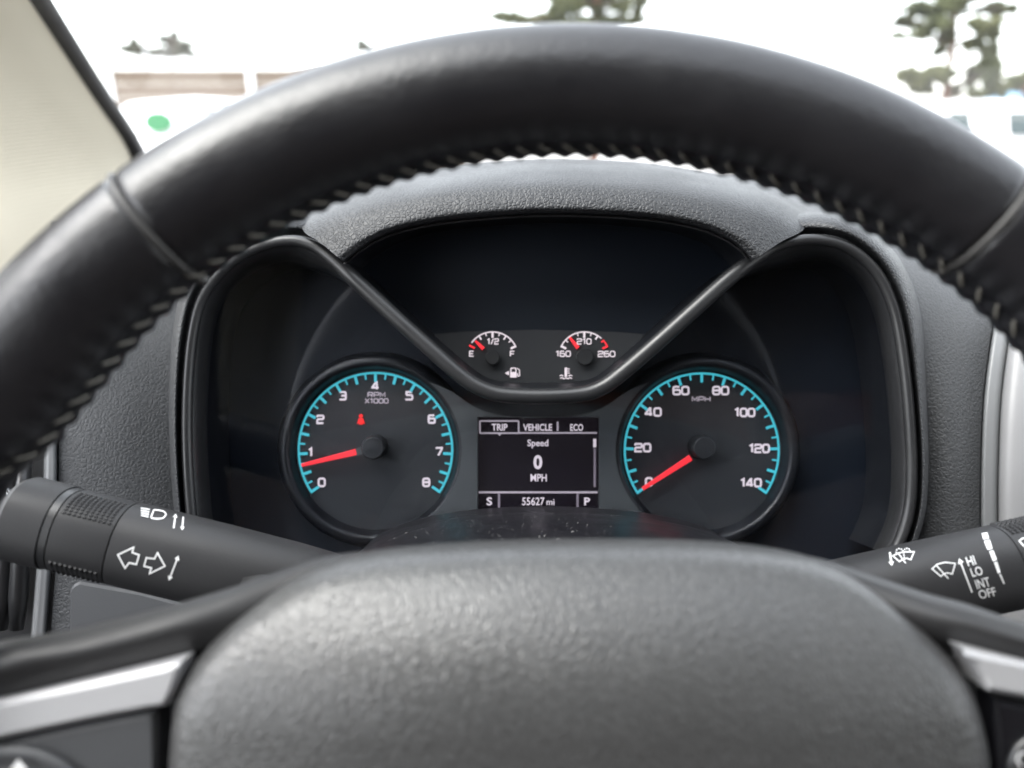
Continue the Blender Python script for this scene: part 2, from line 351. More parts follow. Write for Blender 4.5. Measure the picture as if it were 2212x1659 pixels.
# ------------------------------------------------------------------ steering column cover
Cw = Vector((.0172, -.0945, .1765)); TX, TY = .10, -.014
ex = Vector((math.cos(TY), 0, -math.sin(TY))); ey = Vector((0, math.cos(TX), math.sin(TX))); en = Vector((0, math.sin(TX), -math.cos(TX)))
def WL(x, y, h):
    p = Cw + ex*x + ey*y + en*h; return LW(*p)
colc = empty('steering_column_cover', WL(0, -.02, -.12), 'glossy black steering column cover dusted with lint, under the small display', 'column cover')
arc = cr([(720, 1330), (745, 1250), (790, 1185), (870, 1143), (1000, 1116), (1165, 1106), (1330, 1113), (1470, 1133), (1560, 1165), (1610, 1220), (1635, 1330)], 4)
base = [((x-1106)/FP*.345, (829.5-y)/FP*.345) for x, y in arc]
rows = []
for dd, sh in ((.36, .0015), (.345, 0), (.343, .0), (.33, .001), (.30, .0015), (.26, 0), (.225, -.004), (.205, -.012)):
    rows.append([LW(x*(1-(.345-dd)*.6), u + (.345-dd)*.085 + sh, dd) for x, u in base])
colo = grid('cover_shell', rows, M['gloss'], colc)
bv = BVHTree.FromPolygons(*[list(z) for z in gridvf(rows)])
dv, df = [], []
for k in range(330):
    px = random.gauss(1080, 230); py = random.uniform(1108, 1190)
    d_ = (W(px, py, 1)-CAM).normalized(); h = bv.ray_cast(CAM, d_)
    if h[0] is None or px < 740 or px > 1600: continue
    s = random.choice((.00004, .00005, .00007, .00009, .00013)); n = len(dv); p = h[0] + h[1]*(.0001 if h[1].dot(d_) < 0 else -.0001)
    a = random.uniform(0, 3.14); l = random.choice((1, 1, 1.5, 4))
    t1 = h[1].orthogonal().normalized(); t2 = h[1].cross(t1); q1 = t1*math.cos(a)+t2*math.sin(a); q2 = t2*math.cos(a)-t1*math.sin(a)
    up = h[1]*(s if h[1].dot(d_) < 0 else -s)
    dv += [p-q1*s*l-q2*s, p+q1*s*l-q2*s, p+q1*s*l+q2*s, p-q1*s*l+q2*s, p+up]; df += [(n, n+1, n+4), (n+1, n+2, n+4), (n+2, n+3, n+4), (n+3, n, n+4)]
M['lint'] = mat_('pale_lint', (.4, .39, .37), .9)
mk('lint_specks', dv, df, M['lint'], colc, smooth=False, kind='stuff')

# ------------------------------------------------------------------ instrument cluster
cl = empty('instrument_cluster', LW(.01, -.05, .37), 'black instrument cluster with teal ringed gauges and a lit trip screen', 'gauges')
tb = cr(BEZ, 4); rad = []
for x, y in tb:
    v = 1 if 760 < x < 1600 and y < 900 else max(0, min(1, (x-690)/70 if x < 1000 else (1668-x)/70)) if y < 700 else (1 if 760 < x < 1600 else 0)
    rad.append(.0026+.0011*v)
tube('bezel', [W(x, y, .3475 - .001*(r_-.0026)/.0011) for (x, y), r_ in zip(tb, rad)], rad, M['satin'], cl, seg=20)
# inner walls of the lower opening
N = normals2(tb)
def inset(k, sc): return [(x-nx*k, y-ny*k) for (x, y), (nx, ny) in zip(tb, N)]
rows = []
VV = [(r_-.0026)/.0011 for r_ in rad]                       # 1 on the V bar, 0 on the lobes
def insv(k): return [(x+nx*k*(1-.62*v), y+ny*k*(1-.62*v)) for (x, y), (nx, ny), v in zip(tb, N, VV)]
grid('bezel_chamfer', [[W(x, y, d) for x, y in insv(k)] for k, d in ((4, .3475), (13, .3490), (22, .3515), (32, .3555), (40, .3605), (45, .3665))], M['satin'], cl)
for k, d, s in ((44, .3665, 1), (45, .372, 1), (47, .388, .99)):
    rows.append([W(1170+((1106+(x-1106)*.3665/max(d, .3665)*1.0)-1170)*s, 829.5+(y-829.5)*.3665/max(d, .3665), d) for x, y in insv(k)])
grid('inner_wall', rows, M['wall'], cl)
# back board
prism('back_board', [(455, 760), (480, 660), (540, 590), (620, 562), (1720, 562), (1800, 580), (1860, 640), (1890, 760), (1905, 1330), (470, 1330)], .3925, .396, M['deep'], cl)
# centre window above the V
ARC = resample(LIP, 30)
CV = cr([(742, 566), (775, 600), (850, 668), (930, 740), (1000, 800), (1042, 828), (1090, 838), (1165, 840), (1245, 838), (1292, 828), (1336, 797), (1415, 728), (1495, 656), (1570, 595), (1625, 563)], 3)
loop = ARC + [p for p in reversed(CV)][1:-1]
rows = []
for d, s in ((.3495, 1), (.353, .99), (.384, .90)):
    rows.append([W(1165+(x-1165)*s, 690+(y-690)*s, d) for x, y in loop])
grid('centre_wall', rows, M['wall'], cl, cu=True)
prism('centre_back', [(1165+(x-1165)*.93, 690+(y-690)*.93) for x, y in loop], .3835, .3845, M['deep'], cl)
tube('centre_edge_trim', [W(x, y+6, .3445) for x, y in LIP], .0007, M['satin'], cl, seg=8)
AUX = [(930, 722), (1000, 716), (1160, 712), (1320, 716), (1392, 722), (1375, 745), (1320, 792), (1285, 818), (1240, 828), (1090, 828), (1045, 818), (1000, 792)]
prism('small_gauge_plate', AUX, .3795, .382, M['dial'], cl)

def flat(name, verts2, faces, d, mat, parent, **k):
    return mk(name, [W(x, y, d) for x, y in verts2], faces, mat, parent, smooth=False, **k)
def ribbon(pts, w, closed=False):
    """flat stroke: polyline with mitred joins"""
    n = len(pts); V = []; F = []
    for i in range(n):
        a = pts[i-1] if (i > 0 or closed) else None; b = pts[(i+1) % n] if (i < n-1 or closed) else None; p = pts[i]
        def nn(q, r):
            dx, dy = r[0]-q[0], r[1]-q[1]; l = math.hypot(dx, dy) or 1; return (-dy/l, dx/l)
        n1 = nn(a, p) if a else nn(p, b); n2 = nn(p, b) if b else n1
        m = (n1[0]+n2[0], n1[1]+n2[1]); l = m[0]**2+m[1]**2
        s = min(2/max(l, .15), 2.2)
        V += [(p[0]+m[0]*s*w/2, p[1]+m[1]*s*w/2), (p[0]-m[0]*s*w/2, p[1]-m[1]*s*w/2)]
    V = [(p[0], p[1]) for p in V]
    for i in range(n if closed else n-1):
        j = (i+1) % n; F.append((2*i, 2*j, 2*j+1, 2*i+1))
    return V, F
def merge(parts):
    V, F = [], []
    for v, f_ in parts:
        n = len(V); V += v; F += [tuple(i+n for i in q) for q in f_]
    return V, F
def chaikin(p, closed=False, it=2):
    for _ in range(it):
        q = [] if closed else [p[0]]
        m = len(p)
        for i in range(m if closed else m-1):
            a, b = p[i], p[(i+1) % m]
            c1 = (a[0]*.75+b[0]*.25, a[1]*.75+b[1]*.25); c2 = (a[0]*.25+b[0]*.75, a[1]*.25+b[1]*.75)
            if not closed and i == 0: q += [c2] if m > 2 else [b]
            elif not closed and i == m-2: q += [c1, b]
            else: q += [c1, c2]
        if not closed and q[-1] != p[-1]: q.append(p[-1])
        p = q
    return p
def rr(x0, y0, x1, y1, c=.28, n=4):
    out = []
    for cx, cy_, a0 in ((x1-c, y1-c, 0), (x0+c, y1-c, 90), (x0+c, y0+c, 180), (x1-c, y0+c, 270)):
        for i in range(n+1):
            a = R(a0+90*i/n); out.append((cx+c*math.cos(a), cy_+c*math.sin(a)))
    return out
def rounded(pts, c=.22):
    out = [pts[0]]
    for i in range(1, len(pts)-1):
        a, p, b = pts[i-1], pts[i], pts[i+1]
        la, lb = math.dist(a, p), math.dist(p, b); k = min(c, la*.48, lb*.48)
        q1 = tuple(p[j]+(a[j]-p[j])*k/la for j in (0, 1)); q2 = tuple(p[j]+(b[j]-p[j])*k/lb for j in (0, 1))
        for t in (0, .25, .5, .75, 1): out.append(tuple((1-t)**2*q1[j]+2*t*(1-t)*p[j]+t*t*q2[j] for j in (0, 1)))
    out.append(pts[-1]); return out
GL = {'0': ([], [rr(0, 0, 1, 1)]), '8': ([[(0.1, .52), (.9, .52)]], [rr(0, 0, 1, 1)]), '1': ([[(.3, .78), (.3, .86), (.62, 1), (.62, 0)]], []),
      '2': ([rounded([(0, .78), (0, 1), (1, 1), (1, .52), (0, .52), (0, 0)]) + [(1, 0)]], []),
      '3': ([rounded([(0, 1), (1, 1), (1, 0), (0, 0)]), [(.3, .52), (.95, .52)]], []),
      '4': ([[(.72, 0), (.72, 1), (.62, 1), (0, .3), (0, .24), (1, .24)]], []),
      '5': ([[(.95, 1)] + rounded([(0.05, 1), (0.05, .6), (1, .6), (1, 0), (0, 0), (0, .12)])], []),
      '6': ([rounded([(.92, 1), (0, 1), (0, 0), (1, 0), (1, .58), (0.05, .58)])], []),
      '7': ([[(0, 1), (1, 1), (1, .9), (.42, 0)]], []),
      'R': ([rounded([(0, 0), (0, 1), (1, 1), (1, .45), (0, .45)], .18), [(.55, .45), (1, 0)]], []), 'P': ([rounded([(0, 0), (0, 1), (1, 1), (1, .4), (0, .4)], .18)], []),
      'M': ([[(0, 0), (0, 1), (.5, .25), (1, 1), (1, 0)]], []), 'X': ([[(0, 0), (1, 1)], [(0, 1), (1, 0)]], []), 'H': ([[(0, 0), (0, 1)], [(1, 0), (1, 1)], [(0, .5), (1, .5)]], []),
      'E': ([[(1, 1), (0, 1), (0, 0), (1, 0)], [(0, .5), (.85, .5)]], []), 'F': ([[(1, 1), (0, 1), (0, 0)], [(0, .48), (.85, .48)]], []), '/': ([[(.1, -.05), (.9, 1.05)]], [])}
def glyphs(txt, cx, cy_, w, h, st):
    adv = {'1': .62, '/': .75}
    ws = [adv.get(c, 1) for c in txt]; gap = .3; tot = sum(ws)+gap*(len(txt)-1)
    sx = (w-st)/tot; sy = h-st; x = cx-(w-st)/2; parts = []
    for c, ww in zip(txt, ws):
        op, clo = GL[c]
        f_ = lambda p: (x+(p[0]*(ww if c == '/' else 1)-(.2 if c == '1' else 0))*sx, cy_+sy/2-p[1]*sy)
        for p in op: parts.append(ribbon([f_(q) for q in p], st))
        for p in clo: parts.append(ribbon([f_(q) for q in p], st, True))
        x += (ww+gap)*sx
    return merge(parts)
def textvf(txt, cx, cy_, w, h, bold=0.0, shear=0):
    cu = bpy.data.curves.new('t', 'FONT'); cu.body = txt; cu.size = 1; cu.offset = bold; cu.resolution_u = 3; cu.shear = shear
    o = bpy.data.objects.new('t', cu); COL.objects.link(o); dg = bpy.context.evaluated_depsgraph_get(); me = bpy.data.meshes.new_from_object(o.evaluated_get(dg))
    vs_ = [(v.co.x, v.co.y) for v in me.vertices]; fs = [tuple(p.vertices) for p in me.polygons]
    bpy.data.objects.remove(o); bpy.data.curves.remove(cu); bpy.data.meshes.remove(me)
    x0, x1 = min(v[0] for v in vs_), max(v[0] for v in vs_); y0, y1 = min(v[1] for v in vs_), max(v[1] for v in vs_)
    return [(cx-w/2+(x-x0)/(x1-x0)*w, cy_+h/2-(y-y0)/(y1-y0)*h) for x, y in vs_], fs
def disc(cx, cy_, r, n=64): return [(cx+r*math.cos(2*math.pi*i/n), cy_+r*math.sin(2*math.pi*i/n)) for i in range(n)]

# centre plate between the two dials, with the screen opening left for the display
def circ_pt(cx, cy_, r, deg): return (cx+r*math.sin(R(deg)), cy_-r*math.cos(R(deg)))
CT, RT = (811, 971.5), 168.0
CS, RS = (1516, 973), 168.5
DD = .3865                                             # dial depth
left = [circ_pt(*CT, 186, a) for a in range(38, 151, 4)]
right = [circ_pt(*CS, 186, a) for a in range(-150, -37, 4)]
topc = cr([left[0], (975, 845), (1030, 882), (1090, 898), (1165, 902), (1240, 898), (1300, 882), (1355, 845), right[-1]], 4)[1:-1]
poly = topc + list(reversed(right)) + [(1400, 1165), (1165, 1140), (920, 1165)] + list(reversed(left))
sx0, sx1, sy0, sy1 = 1031, 1295, 902.5, 1102
# plate built as a strip fan left / above / below / right of the screen opening
def plate():
    n = len(poly); out = [W(x, y, .374) for x, y in poly]
    def to_rect(x, y):
        cx, cy_ = 1163, 1000; dx, dy = x-cx, y-cy_
        s = min((132/abs(dx)) if dx else 9e9, (99.7/abs(dy)) if dy else 9e9); return cx+dx*s, cy_+dy*s
    inn = [to_rect(x, y) for x, y in poly]
    for cxy in ((sx0, sy0), (sx1, sy0), (sx0, sy1), (sx1, sy1)):
        i = min(range(n), key=lambda k: math.dist(inn[k], cxy)); inn[i] = cxy
    g = [out, [W(*p, .374) for p in inn], [W(1163+(x-1163)*.985, 1000+(y-1000)*.985, .379) for x, y in inn]]
    g.insert(0, [W(x, y, .386) for x, y in poly])
    return grid('centre_plate', g, M['plate'], cl, cu=True, sharp=30)
plate()
# gauge cups
def cup(name, c, cx_off):
    rows = []
    for r, d in ((212, .393), (207, .386), (203, .3815), (199, .3800), (188, .3792), (183, .3795), (179, .3815), (175, .3845), (172.5, DD-.0002)):
        k = .374/.374
        rows.append([W(1106+(c[0]+r*math.cos(a)-1106)*(DD/d if d < DD else 1)*1.0, 829.5+(c[1]+r*math.sin(a)-829.5)*(DD/d if d < DD else 1), d) for a in [2*math.pi*i/72 for i in range(72)]])
    return grid(name, rows, M['wall'], cl, cu=True)
cup('tachometer_cup', CT, -1); cup('speedometer_cup', CS, 1)

SPAN = 124.2
def dial(name, c, r, nt, label):
    face = prism(name, disc(*c, 173), DD, DD+.002, M['dial'], cl, label=label)
    ring = [circ_pt(*c, r-2.2, -SPAN+2*SPAN*i/120) for i in range(121)]
    v, f_ = ribbon(ring, 4.6); flat('scale_ring', v, f_, DD-.0004, M['teal'], face)
    for i in range(nt):
        a = -SPAN+2*SPAN*i/(nt-1); long = i % 2 == 0
        l, w_ = (17.5, 6) if long else (11.5, 3.8)
        p0 = circ_pt(*c, r-1.0, a); p1 = circ_pt(*c, r-4-l+ (0 if long else 0), a)
        if i in (0, nt-1):
            s = 1 if i else -1; p0 = circ_pt(*c, r, a-s*.9); p1 = circ_pt(*c, r-22, a-s*1.1)
        nx, ny = (p1[1]-p0[1]), -(p1[0]-p0[0]); ll = math.hypot(nx, ny); nx, ny = nx/ll*w_/2, ny/ll*w_/2
        q = [(p0[0]+nx, p0[1]+ny), (p1[0]+nx, p1[1]+ny), (p1[0]-nx, p1[1]-ny), (p0[0]-nx, p0[1]-ny)]
        flat('tick_mark', q, [(0, 1, 2, 3)], DD-.0008, M['teal'], face)
    return face
tach = dial('tachometer', CT, RT, 33, 'engine speed dial with teal ring, numbered 0 to 8')
for t, x, y in (('0', 694.9, 1042), ('1', 671, 977), ('2', 692, 906), ('3', 740, 855), ('4', 811, 833), ('5', 884, 855), ('6', 932.6, 905.4), ('7', 948, 975.7), ('8', 920.7, 1042)):
    v, f_ = glyphs(t, x, y, 17.5 if t != '1' else 11, 20.5, 4.2); flat('numeral', v, f_, DD-.0006, M['white'], tach)
for t, x, y, w_, h_ in (('RPM', 813, 852.5, 39, 11.5), ('X1000', 813.5, 866, 52, 11.5)):
    v, f_ = glyphs(t, x, y, w_, h_, 2.3); flat('dial_text', v, f_, DD-.0006, M['dim'], tach)
# red seat belt lamp: a head, a seated body and the belt across it
ic = merge([(disc(779.5, 898.5, 4.2, 14), [tuple(range(14))]), ([(775, 903.5), (784, 903.5), (788.5, 916), (783.5, 914), (783, 917), (776, 917), (775.5, 914), (770.8, 916)], [(0, 1, 2, 3, 4, 5, 6, 7)])])
flat('seat_belt_lamp', ic[0], ic[1], DD-.0006, M['redicon'], tach)
spd = dial('speedometer', CS, RS, 29, 'road speed dial with teal ring, numbered 0 to 140')
for t, x, y, w_ in (('0', 1402, 1041, 17.5), ('20', 1388.6, 967, 37), ('40', 1411.2, 890, 37), ('60', 1471.2, 843.7, 37), ('80', 1557, 843.7, 37), ('100', 1609, 891, 46), ('120', 1640.4, 968.8, 46), ('140', 1622.5, 1043, 47)):
    v, f_ = glyphs(t, x, y, w_, 20.5, 4.2); flat('numeral', v, f_, DD-.0006, M['white'], spd)
v, f_ = glyphs('MPH', 1514.8, 862, 41, 12, 2.5); flat('dial_text', v, f_, DD-.0006, M['dim'], spd)
def needle(face, base, tip, wb, wt, d, hub=None, stub=True):
    dx, dy = tip[0]-base[0], tip[1]-base[1]; l = math.hypot(dx, dy); nx, ny = -dy/l, dx/l
    q = [(base[0]+nx*wb/2, base[1]+ny*wb/2), (tip[0]+nx*wt/2, tip[1]+ny*wt/2), (tip[0]-nx*wt/2, tip[1]-ny*wt/2), (base[0]-nx*wb/2, base[1]-ny*wb/2)]
    o = prism('needle', q, d, d+.0012, M['red'], face, bevel=.0003)
    return o
def hubcap(face, c, r, d, depth):
    rows = []
    for k, dz in ((.02, .0), (.55, .0001), (.8, .0004), (.86, .0003), (.9, .0008), (.97, .0016), (1.0, .003), (1.0, depth)):
        rows.append([W(1106+(c[0]+r*k*math.cos(a)-1106)*d/(d+dz), 829.5+(c[1]+r*k*math.sin(a)-829.5)*d/(d+dz), d+dz) for a in [2*math.pi*i/40 for i in range(40)]])
    V, F = gridvf(rows, cu=True); F.append(tuple(range(40)))
    return mk('needle_hub', V, F, M['hub'], face)
needle(tach, (769, 976.5), (650.5, 1005.2), 13.5, 7, .3795); hubcap(tach, (804.5, 967.6), 26, .3755, .0105)
prism('needle_stub', [(766, 971), (785, 962), (788, 978), (769, 986)], .3797, .3808, M['plate'], tach)
needle(spd, (1492.7, 989), (1388.5, 1056.5), 13, 7.5, .3795); hubcap(spd, (1522.5, 968), 26, .3755, .0105)
# small gauges
GD = .3790
def arcpts(c, r, a0, a1, n=40): return [circ_pt(*c, r, a0+(a1-a0)*i/n) for i in range(n+1)]
def tick(face, c, r, a, l, w_, m):
    p0 = circ_pt(*c, r, a); p1 = circ_pt(*c, r-l, a); v, f_ = ribbon([p0, p1], w_); flat('tick_mark', v, f_, GD-.0005, m, face)
CFu, CTe, RG = (1064, 772.2), (1262.2, 772.2), 56.5
fu = prism('fuel_gauge', disc(*CFu, 15.8, 32), .3755, .3788, M['hub'], cl, bevel=.0004, label='fuel gauge, needle near empty')
te = prism('temperature_gauge', disc(CTe[0]+1.8, CTe[1]-1.5, 18, 32), .3755, .3788, M['hub'], cl, bevel=.0004, label='coolant temperature gauge marked 160, 210 and 260')
v, f_ = ribbon(arcpts(CFu, RG-1.3, -55, 64.5), 2.8); flat('scale_ring', v, f_, GD-.0003, M['white'], fu)
for a, l, w_ in ((-32, 11, 3.2), (-16, 8.5, 2.4), (0, 14, 4.6), (16, 8.5, 2.4), (32, 11, 3.2), (47, 8.5, 2.4), (64, 13, 4.6)): tick(fu, CFu, RG, a, l, w_, M['white'])
tick(fu, CFu, RG, -62.5, 13, 4, M['red'])
needle(fu, (1044, 753.2), (1026.5, 736), 8, 4.5, .3775)
v, f_ = ribbon(arcpts(CTe, RG-1.3, -64.5, 42), 2.8); flat('scale_ring', v, f_, GD-.0003, M['white'], te)
v, f_ = ribbon(arcpts(CTe, RG-1.3, 48, 64.5), 2.8); flat('scale_ring', v, f_, GD-.0003, M['red'], te)
for a, l, w_ in ((-64, 13, 4.6), (-47, 8.5, 2.4), (-16, 8.5, 2.4), (0, 14, 4.6), (16, 8.5, 2.4), (32, 11, 3.2)): tick(te, CTe, RG, a, l, w_, M['white'])
tick(te, CTe, RG, 48.5, 7, 3, M['red']); tick(te, CTe, RG, 64, 13, 4, M['red'])
needle(te, (1249, 751.5), (1231, 728.5), 8, 4.5, .3775)
for face, t, x, y, w_, h_ in ((fu, '1/2', 1064.9, 737.5, 26, 13.5), (fu, 'E', 1018.8, 764, 11, 13), (fu, 'F', 1106.9, 764, 11, 13), (te, '210', 1261.9, 737.5, 32, 13.5), (te, '160', 1216.7, 764.2, 33, 13.5), (te, '260', 1310.4, 764.6, 38, 13.5)):
    v, f_ = glyphs(t, x, y, w_, h_, 2.3); flat('numeral', v, f_, GD-.0006, M['white'], face)
# fuel pump mark
q = merge([ribbon(rr(1103.5, 795.2, 1114.5, 805, 2, 2), 2.6, True), ([(1102, 805), (1116, 805), (1116, 815.5), (1102, 815.5)], [(0, 1, 2, 3)]), ([(1090.5, 806), (1099.5, 801), (1099.5, 811)], [(0, 1, 2)]),
           ribbon(rounded([(1117, 795.5), (1122, 799), (1122.6, 812), (1118.5, 813), (1118, 806)], 1.5), 2)])
flat('fuel_pump_mark', q[0], q[1], GD-.0006, M['white'], fu)
q = merge([([(1219.8, 794), (1225.2, 794), (1225.2, 814), (1219.8, 814)], [(0, 1, 2, 3)]), ribbon([(1226, 797), (1231, 797)], 2), ribbon([(1226, 801.5), (1230, 801.5)], 2), ribbon([(1226, 806), (1231, 806)], 2),
           ribbon(cr([(1209, 812), (1213, 810.5), (1217, 812.5)], 4), 2.2), ribbon(cr([(1228, 812.5), (1232, 810.5), (1236.5, 812)], 4), 2.2),
           ribbon(cr([(1210, 817.5), (1214, 816), (1218, 818), (1222.5, 816.5), (1227, 818), (1231, 816), (1236, 817.5)], 4), 2.2)])
flat('coolant_mark', q[0], q[1], GD-.0006, M['white'], te)
# trip display
SD = .3792
scr = prism('display_screen', [(1031, 902), (1295, 902), (1295, 1102), (1031, 1102)], SD, SD+.003, M['screen'], cl, label='black trip display with lilac white text reading speed 0 MPH')
def line(x0, y0, x1, y1, w_, m='dim'):
    v, f_ = ribbon([(x0, y0), (x1, y1)], w_); flat('screen_line', v, f_, SD-.0003, M[m], scr)
v, f_ = ribbon(rr(1036.7, 909.4, 1120.4, 935.6, 2, 2), 3.4, True); flat('tab_frame', v, f_, SD-.0003, M['dim'], scr)
flat('tab_pointer', [(1074, 936), (1084.5, 936), (1079.2, 942)], [(0, 1, 2)], SD-.0004, M['dim'], scr)
line(1121, 935.2, 1289.5, 935.2, 3.6); line(1204.6, 911, 1204.6, 931, 3.8, 'dim')
line(1034, 1063.5, 1291, 1063.5, 4.2); line(1077.8, 1066.5, 1077.8, 1097, 4.6, 'track'); line(1247.6, 1066.5, 1247.6, 1097, 4.6, 'track')
line(1284.7, 968, 1284.7, 1052, 4.6, 'track'); line(1284.7, 948, 1284.7, 966, 6.5, 'white')
for t, x, y, w_, h_, b in (('TRIP', 1079.2, 923, 34, 15, .02), ('VEHICLE', 1161.4, 923.2, 63, 15, .02), ('ECO', 1245.8, 923.4, 28, 15, .02), ('Speed', 1161.9, 959, 45, 19, .015), ('0', 1161.9, 998.3, 19, 31, .03), ('MPH', 1163.6, 1032, 35, 16, .015),
                           ('S', 1057, 1083, 12, 17.5, .02), ('55627', 1152, 1083, 48.5, 17, .01), ('mi', 1189, 1084.6, 17, 13, .01), ('P', 1268.4, 1083.2, 12.5, 17, .02)):
    v, f_ = textvf(t, x, y, w_, h_, b); flat('screen_text', v, f_, SD-.0003, M['white'], scr)
# clear lens over the lower opening, leaning towards the driver at the top
LO = resample(insv(33), 140) + [(1700, 1215), (650, 1215)]
V = []
for x, y in LO:
    k = (y-500)/700; V.append(W(x, y, .3545+.014*k))
V += [p+AF*.0015 for p in V]; nL = len(LO)
lens = mk('clear_lens', V, [tuple(range(nL)), tuple(range(2*nL-1, nL-1, -1))], M['lens'], cl, smooth=False)

# ------------------------------------------------------------------ steering wheel
sw = empty('steering_wheel', WL(0, 0, -.04), 'black leather steering wheel with stitched rim and grained airbag hub', 'steering wheel')
RR, RA, RB = .172, .0164, .0158
SEAM = R(174); PITCHS = R(2.2)
def rimpt(t, s, off=0):
    ph = ((t/PITCHS) % 1)-.5
    ds = (s-SEAM+math.pi) % (2*math.pi)-math.pi
    gv = -.0012*math.exp(-(ds/.08)**2)
    sc = .00048*math.cos(2*math.pi*ph)*math.exp(-((ds-.5)/.3)**2) + .00025*math.cos(2*math.pi*ph)*math.exp(-((ds+.28)/.2)**2)
    ad = abs(math.degrees(math.atan2(math.sin(t), math.cos(t)))); q = max(0, min(1, (ad-58.5)/8)); q = q*q*(3-2*q)
    thumb = .0024*math.exp(-((ad-53)/8)**2) - .0085*q      # thumb swell, then the thinner side grip
    cs = math.cos(s)
    rad = RR + (RA+gv+sc+off+(thumb*cs*cs if cs < 0 else 0))*cs; h = (RB+gv+sc+off)*math.sin(s)
    return WL(math.sin(t)*rad, math.cos(t)*rad, h)
S1, S2 = R(-38.5), R(37.2)
def rimseg(a0, a1, n, label):
    rows = []
    NS = 64
    sv = []
    for k in range(NS):
        sv.append(2*math.pi*k/NS)
    for i in range(n+1):
        t = a0+(a1-a0)*i/n
        e = min(abs(t-S1), abs(t-S2)) if n > 50 else 1
        off = -.0012*math.exp(-(e/.008)**2)
        rows.append([rimpt(t, s, off) for s in sv])
    return grid('rim_leather', rows, M['rim'], sw, cu=True, label=label)
rimseg(S1, S2, 420, 'smooth top leather section of the rim')
rimseg(S2, R(110), 360, 'glossy leather section right of the seam')
rimseg(R(-110), S1, 360, 'glossy worn leather section left of the seam')
rimseg(R(110), R(250), 200, None)
for s0 in (S1, S2):
    tube('rim_seam', [rimpt(s0, 2*math.pi*k/48, -.0004) for k in range(48)], .0009, M['cord'], sw, seg=8, closed=True)
# stitches: one thread mesh per side, copied along the seam
def stitch_mesh():
    pts = []
    for k in range(9):
        q = k/8
        pts.append(((q-.5)*.0046, (q-.5)*.0046, .0005*math.sin(math.pi*q)))
    V, F = tubevf([Vector(p) for p in pts], [.00025]+[.0004]*7+[.00025], 8)
    me = bpy.data.meshes.new('stitch'); me.from_pydata(V, [], F); me.shade_smooth(); me.materials.append(M['thread']); return me
sme = stitch_mesh()
nst = int(R(78)/PITCHS)
for i in range(-nst, nst+1):
    t = (i+.5)*PITCHS
    p = rimpt(t, SEAM); ps = rimpt(t, SEAM+.02); pt = rimpt(t+PITCHS, SEAM)
    a = (pt-p).normalized(); b = (ps-p); b = (b-a*b.dot(a)).normalized(); n = a.cross(b)
    c = WL(math.sin(t)*RR, math.cos(t)*RR, 0)
    if n.dot(p-c) < 0: n = -n; 
    o = bpy.data.objects.new('stitch', sme); COL.objects.link(o)
    mt = Matrix((a, b, n)).transposed().to_4x4()
    jit = Matrix.Rotation(random.uniform(-.12, .12), 4, 'Z')
    o.matrix_basis = Matrix.Translation(p+n*.0004) @ mt @ jit
    o.parent = sw; o.matrix_parent_inverse = world_of(sw).inverted()

# airbag cover
OUT = [(-.101, 0), (-.1000, .014), (-.0965, .025), (-.0870, .038), (-.075, .0475), (-.063, .0508), (-.045, .0530), (-.02, .0545), (.005, .0548), (.03, .0540), (.050, .0508), (.062, .0465), (.073, .0405), (.0858, .0290), (.0955, .0150), (.1000, 0),
       (.097, -.02), (.085, -.042), (.06, -.058), (.02, -.066), (-.02, -.066), (-.06, -.058), (-.085, -.042), (-.098, -.02), (-.101, 0)]
def crown(x, y):
    def ss(a, b, v): t = max(0, min(1, (v-a)/(b-a))); return t*t*(3-2*t)
    h = .0105
    # lower face looks at the driver; above the fold the cover falls away to the top edge
    f_ = .0285 + .0000*x - .05*x*x
    k = y-f_
    a = k+.017
    if a > 0: h -= .62*(a*a/.056 if a < .028 else a-.014) + 17.6*max(0, k-.012)**2
    h -= .9*x*x
    return h
def on_wheel(px, py, dz):
    """local wheel coordinates where a sight line meets the cover's surface lowered by dz"""
    d = .18
    for _ in range(40):
        p = Vector(((px-1106)/FP*d, (829.5-py)/FP*d, d))-Cw; x, y, h = p.dot(ex), p.dot(ey), p.dot(en)
        d += (h-(crown(x, y)+dz))*.6
    return x, y
TOP = [on_wheel(x, y, -.006) for x, y in ((358, 1690), (366, 1558), (385, 1486), (424, 1415), (486, 1350), (565, 1288), (645, 1236), (730, 1203), (850, 1183), (1000, 1172), (1160, 1166), (1330, 1166), (1500, 1169), (1640, 1181), (1750, 1202), (1845, 1242), (1945, 1312), (2040, 1394), (2100, 1472), (2136, 1562), (2152, 1690))]
OUT = TOP + [(.094, -.022), (.085, -.042), (.06, -.058), (.02, -.066), (-.02, -.066), (-.06, -.058), (-.085, -.042), (-.096, -.022), TOP[0]]
OUTS = resample(cr(OUT, 5), 161)[:-1]
rows = []
for s, dz in ((.93, -.030), (.985, -.016), (.996, -.0105), (.988, -.0062), (.975, -.0032), (.955, -.0012), (.93, -.0003)):
    rows.append([WL(x*s, y*s, crown(x*s, y*s)+dz) for x, y in OUTS])
for k in range(1, 26):
    s = .93*(1-k/26); rows.append([WL(x*s, y*s, crown(x*s, y*s)) for x, y in OUTS])
V, F = gridvf(rows, cu=True); n = len(V); F.append(tuple(range(n-160, n)))
mk('airbag_cover', V, F, M['airbag'], sw, label='grey black grained airbag cover')
# hub body behind the cover
rows = [[WL(x*s, y*s-.008, h) for x, y in OUTS] for s, h in ((.92, -.014), (.86, -.03), (.7, -.05), (.5, -.06))]
V, F = gridvf(rows, cu=True); mk('hub_body', V, F, M['black'], sw)
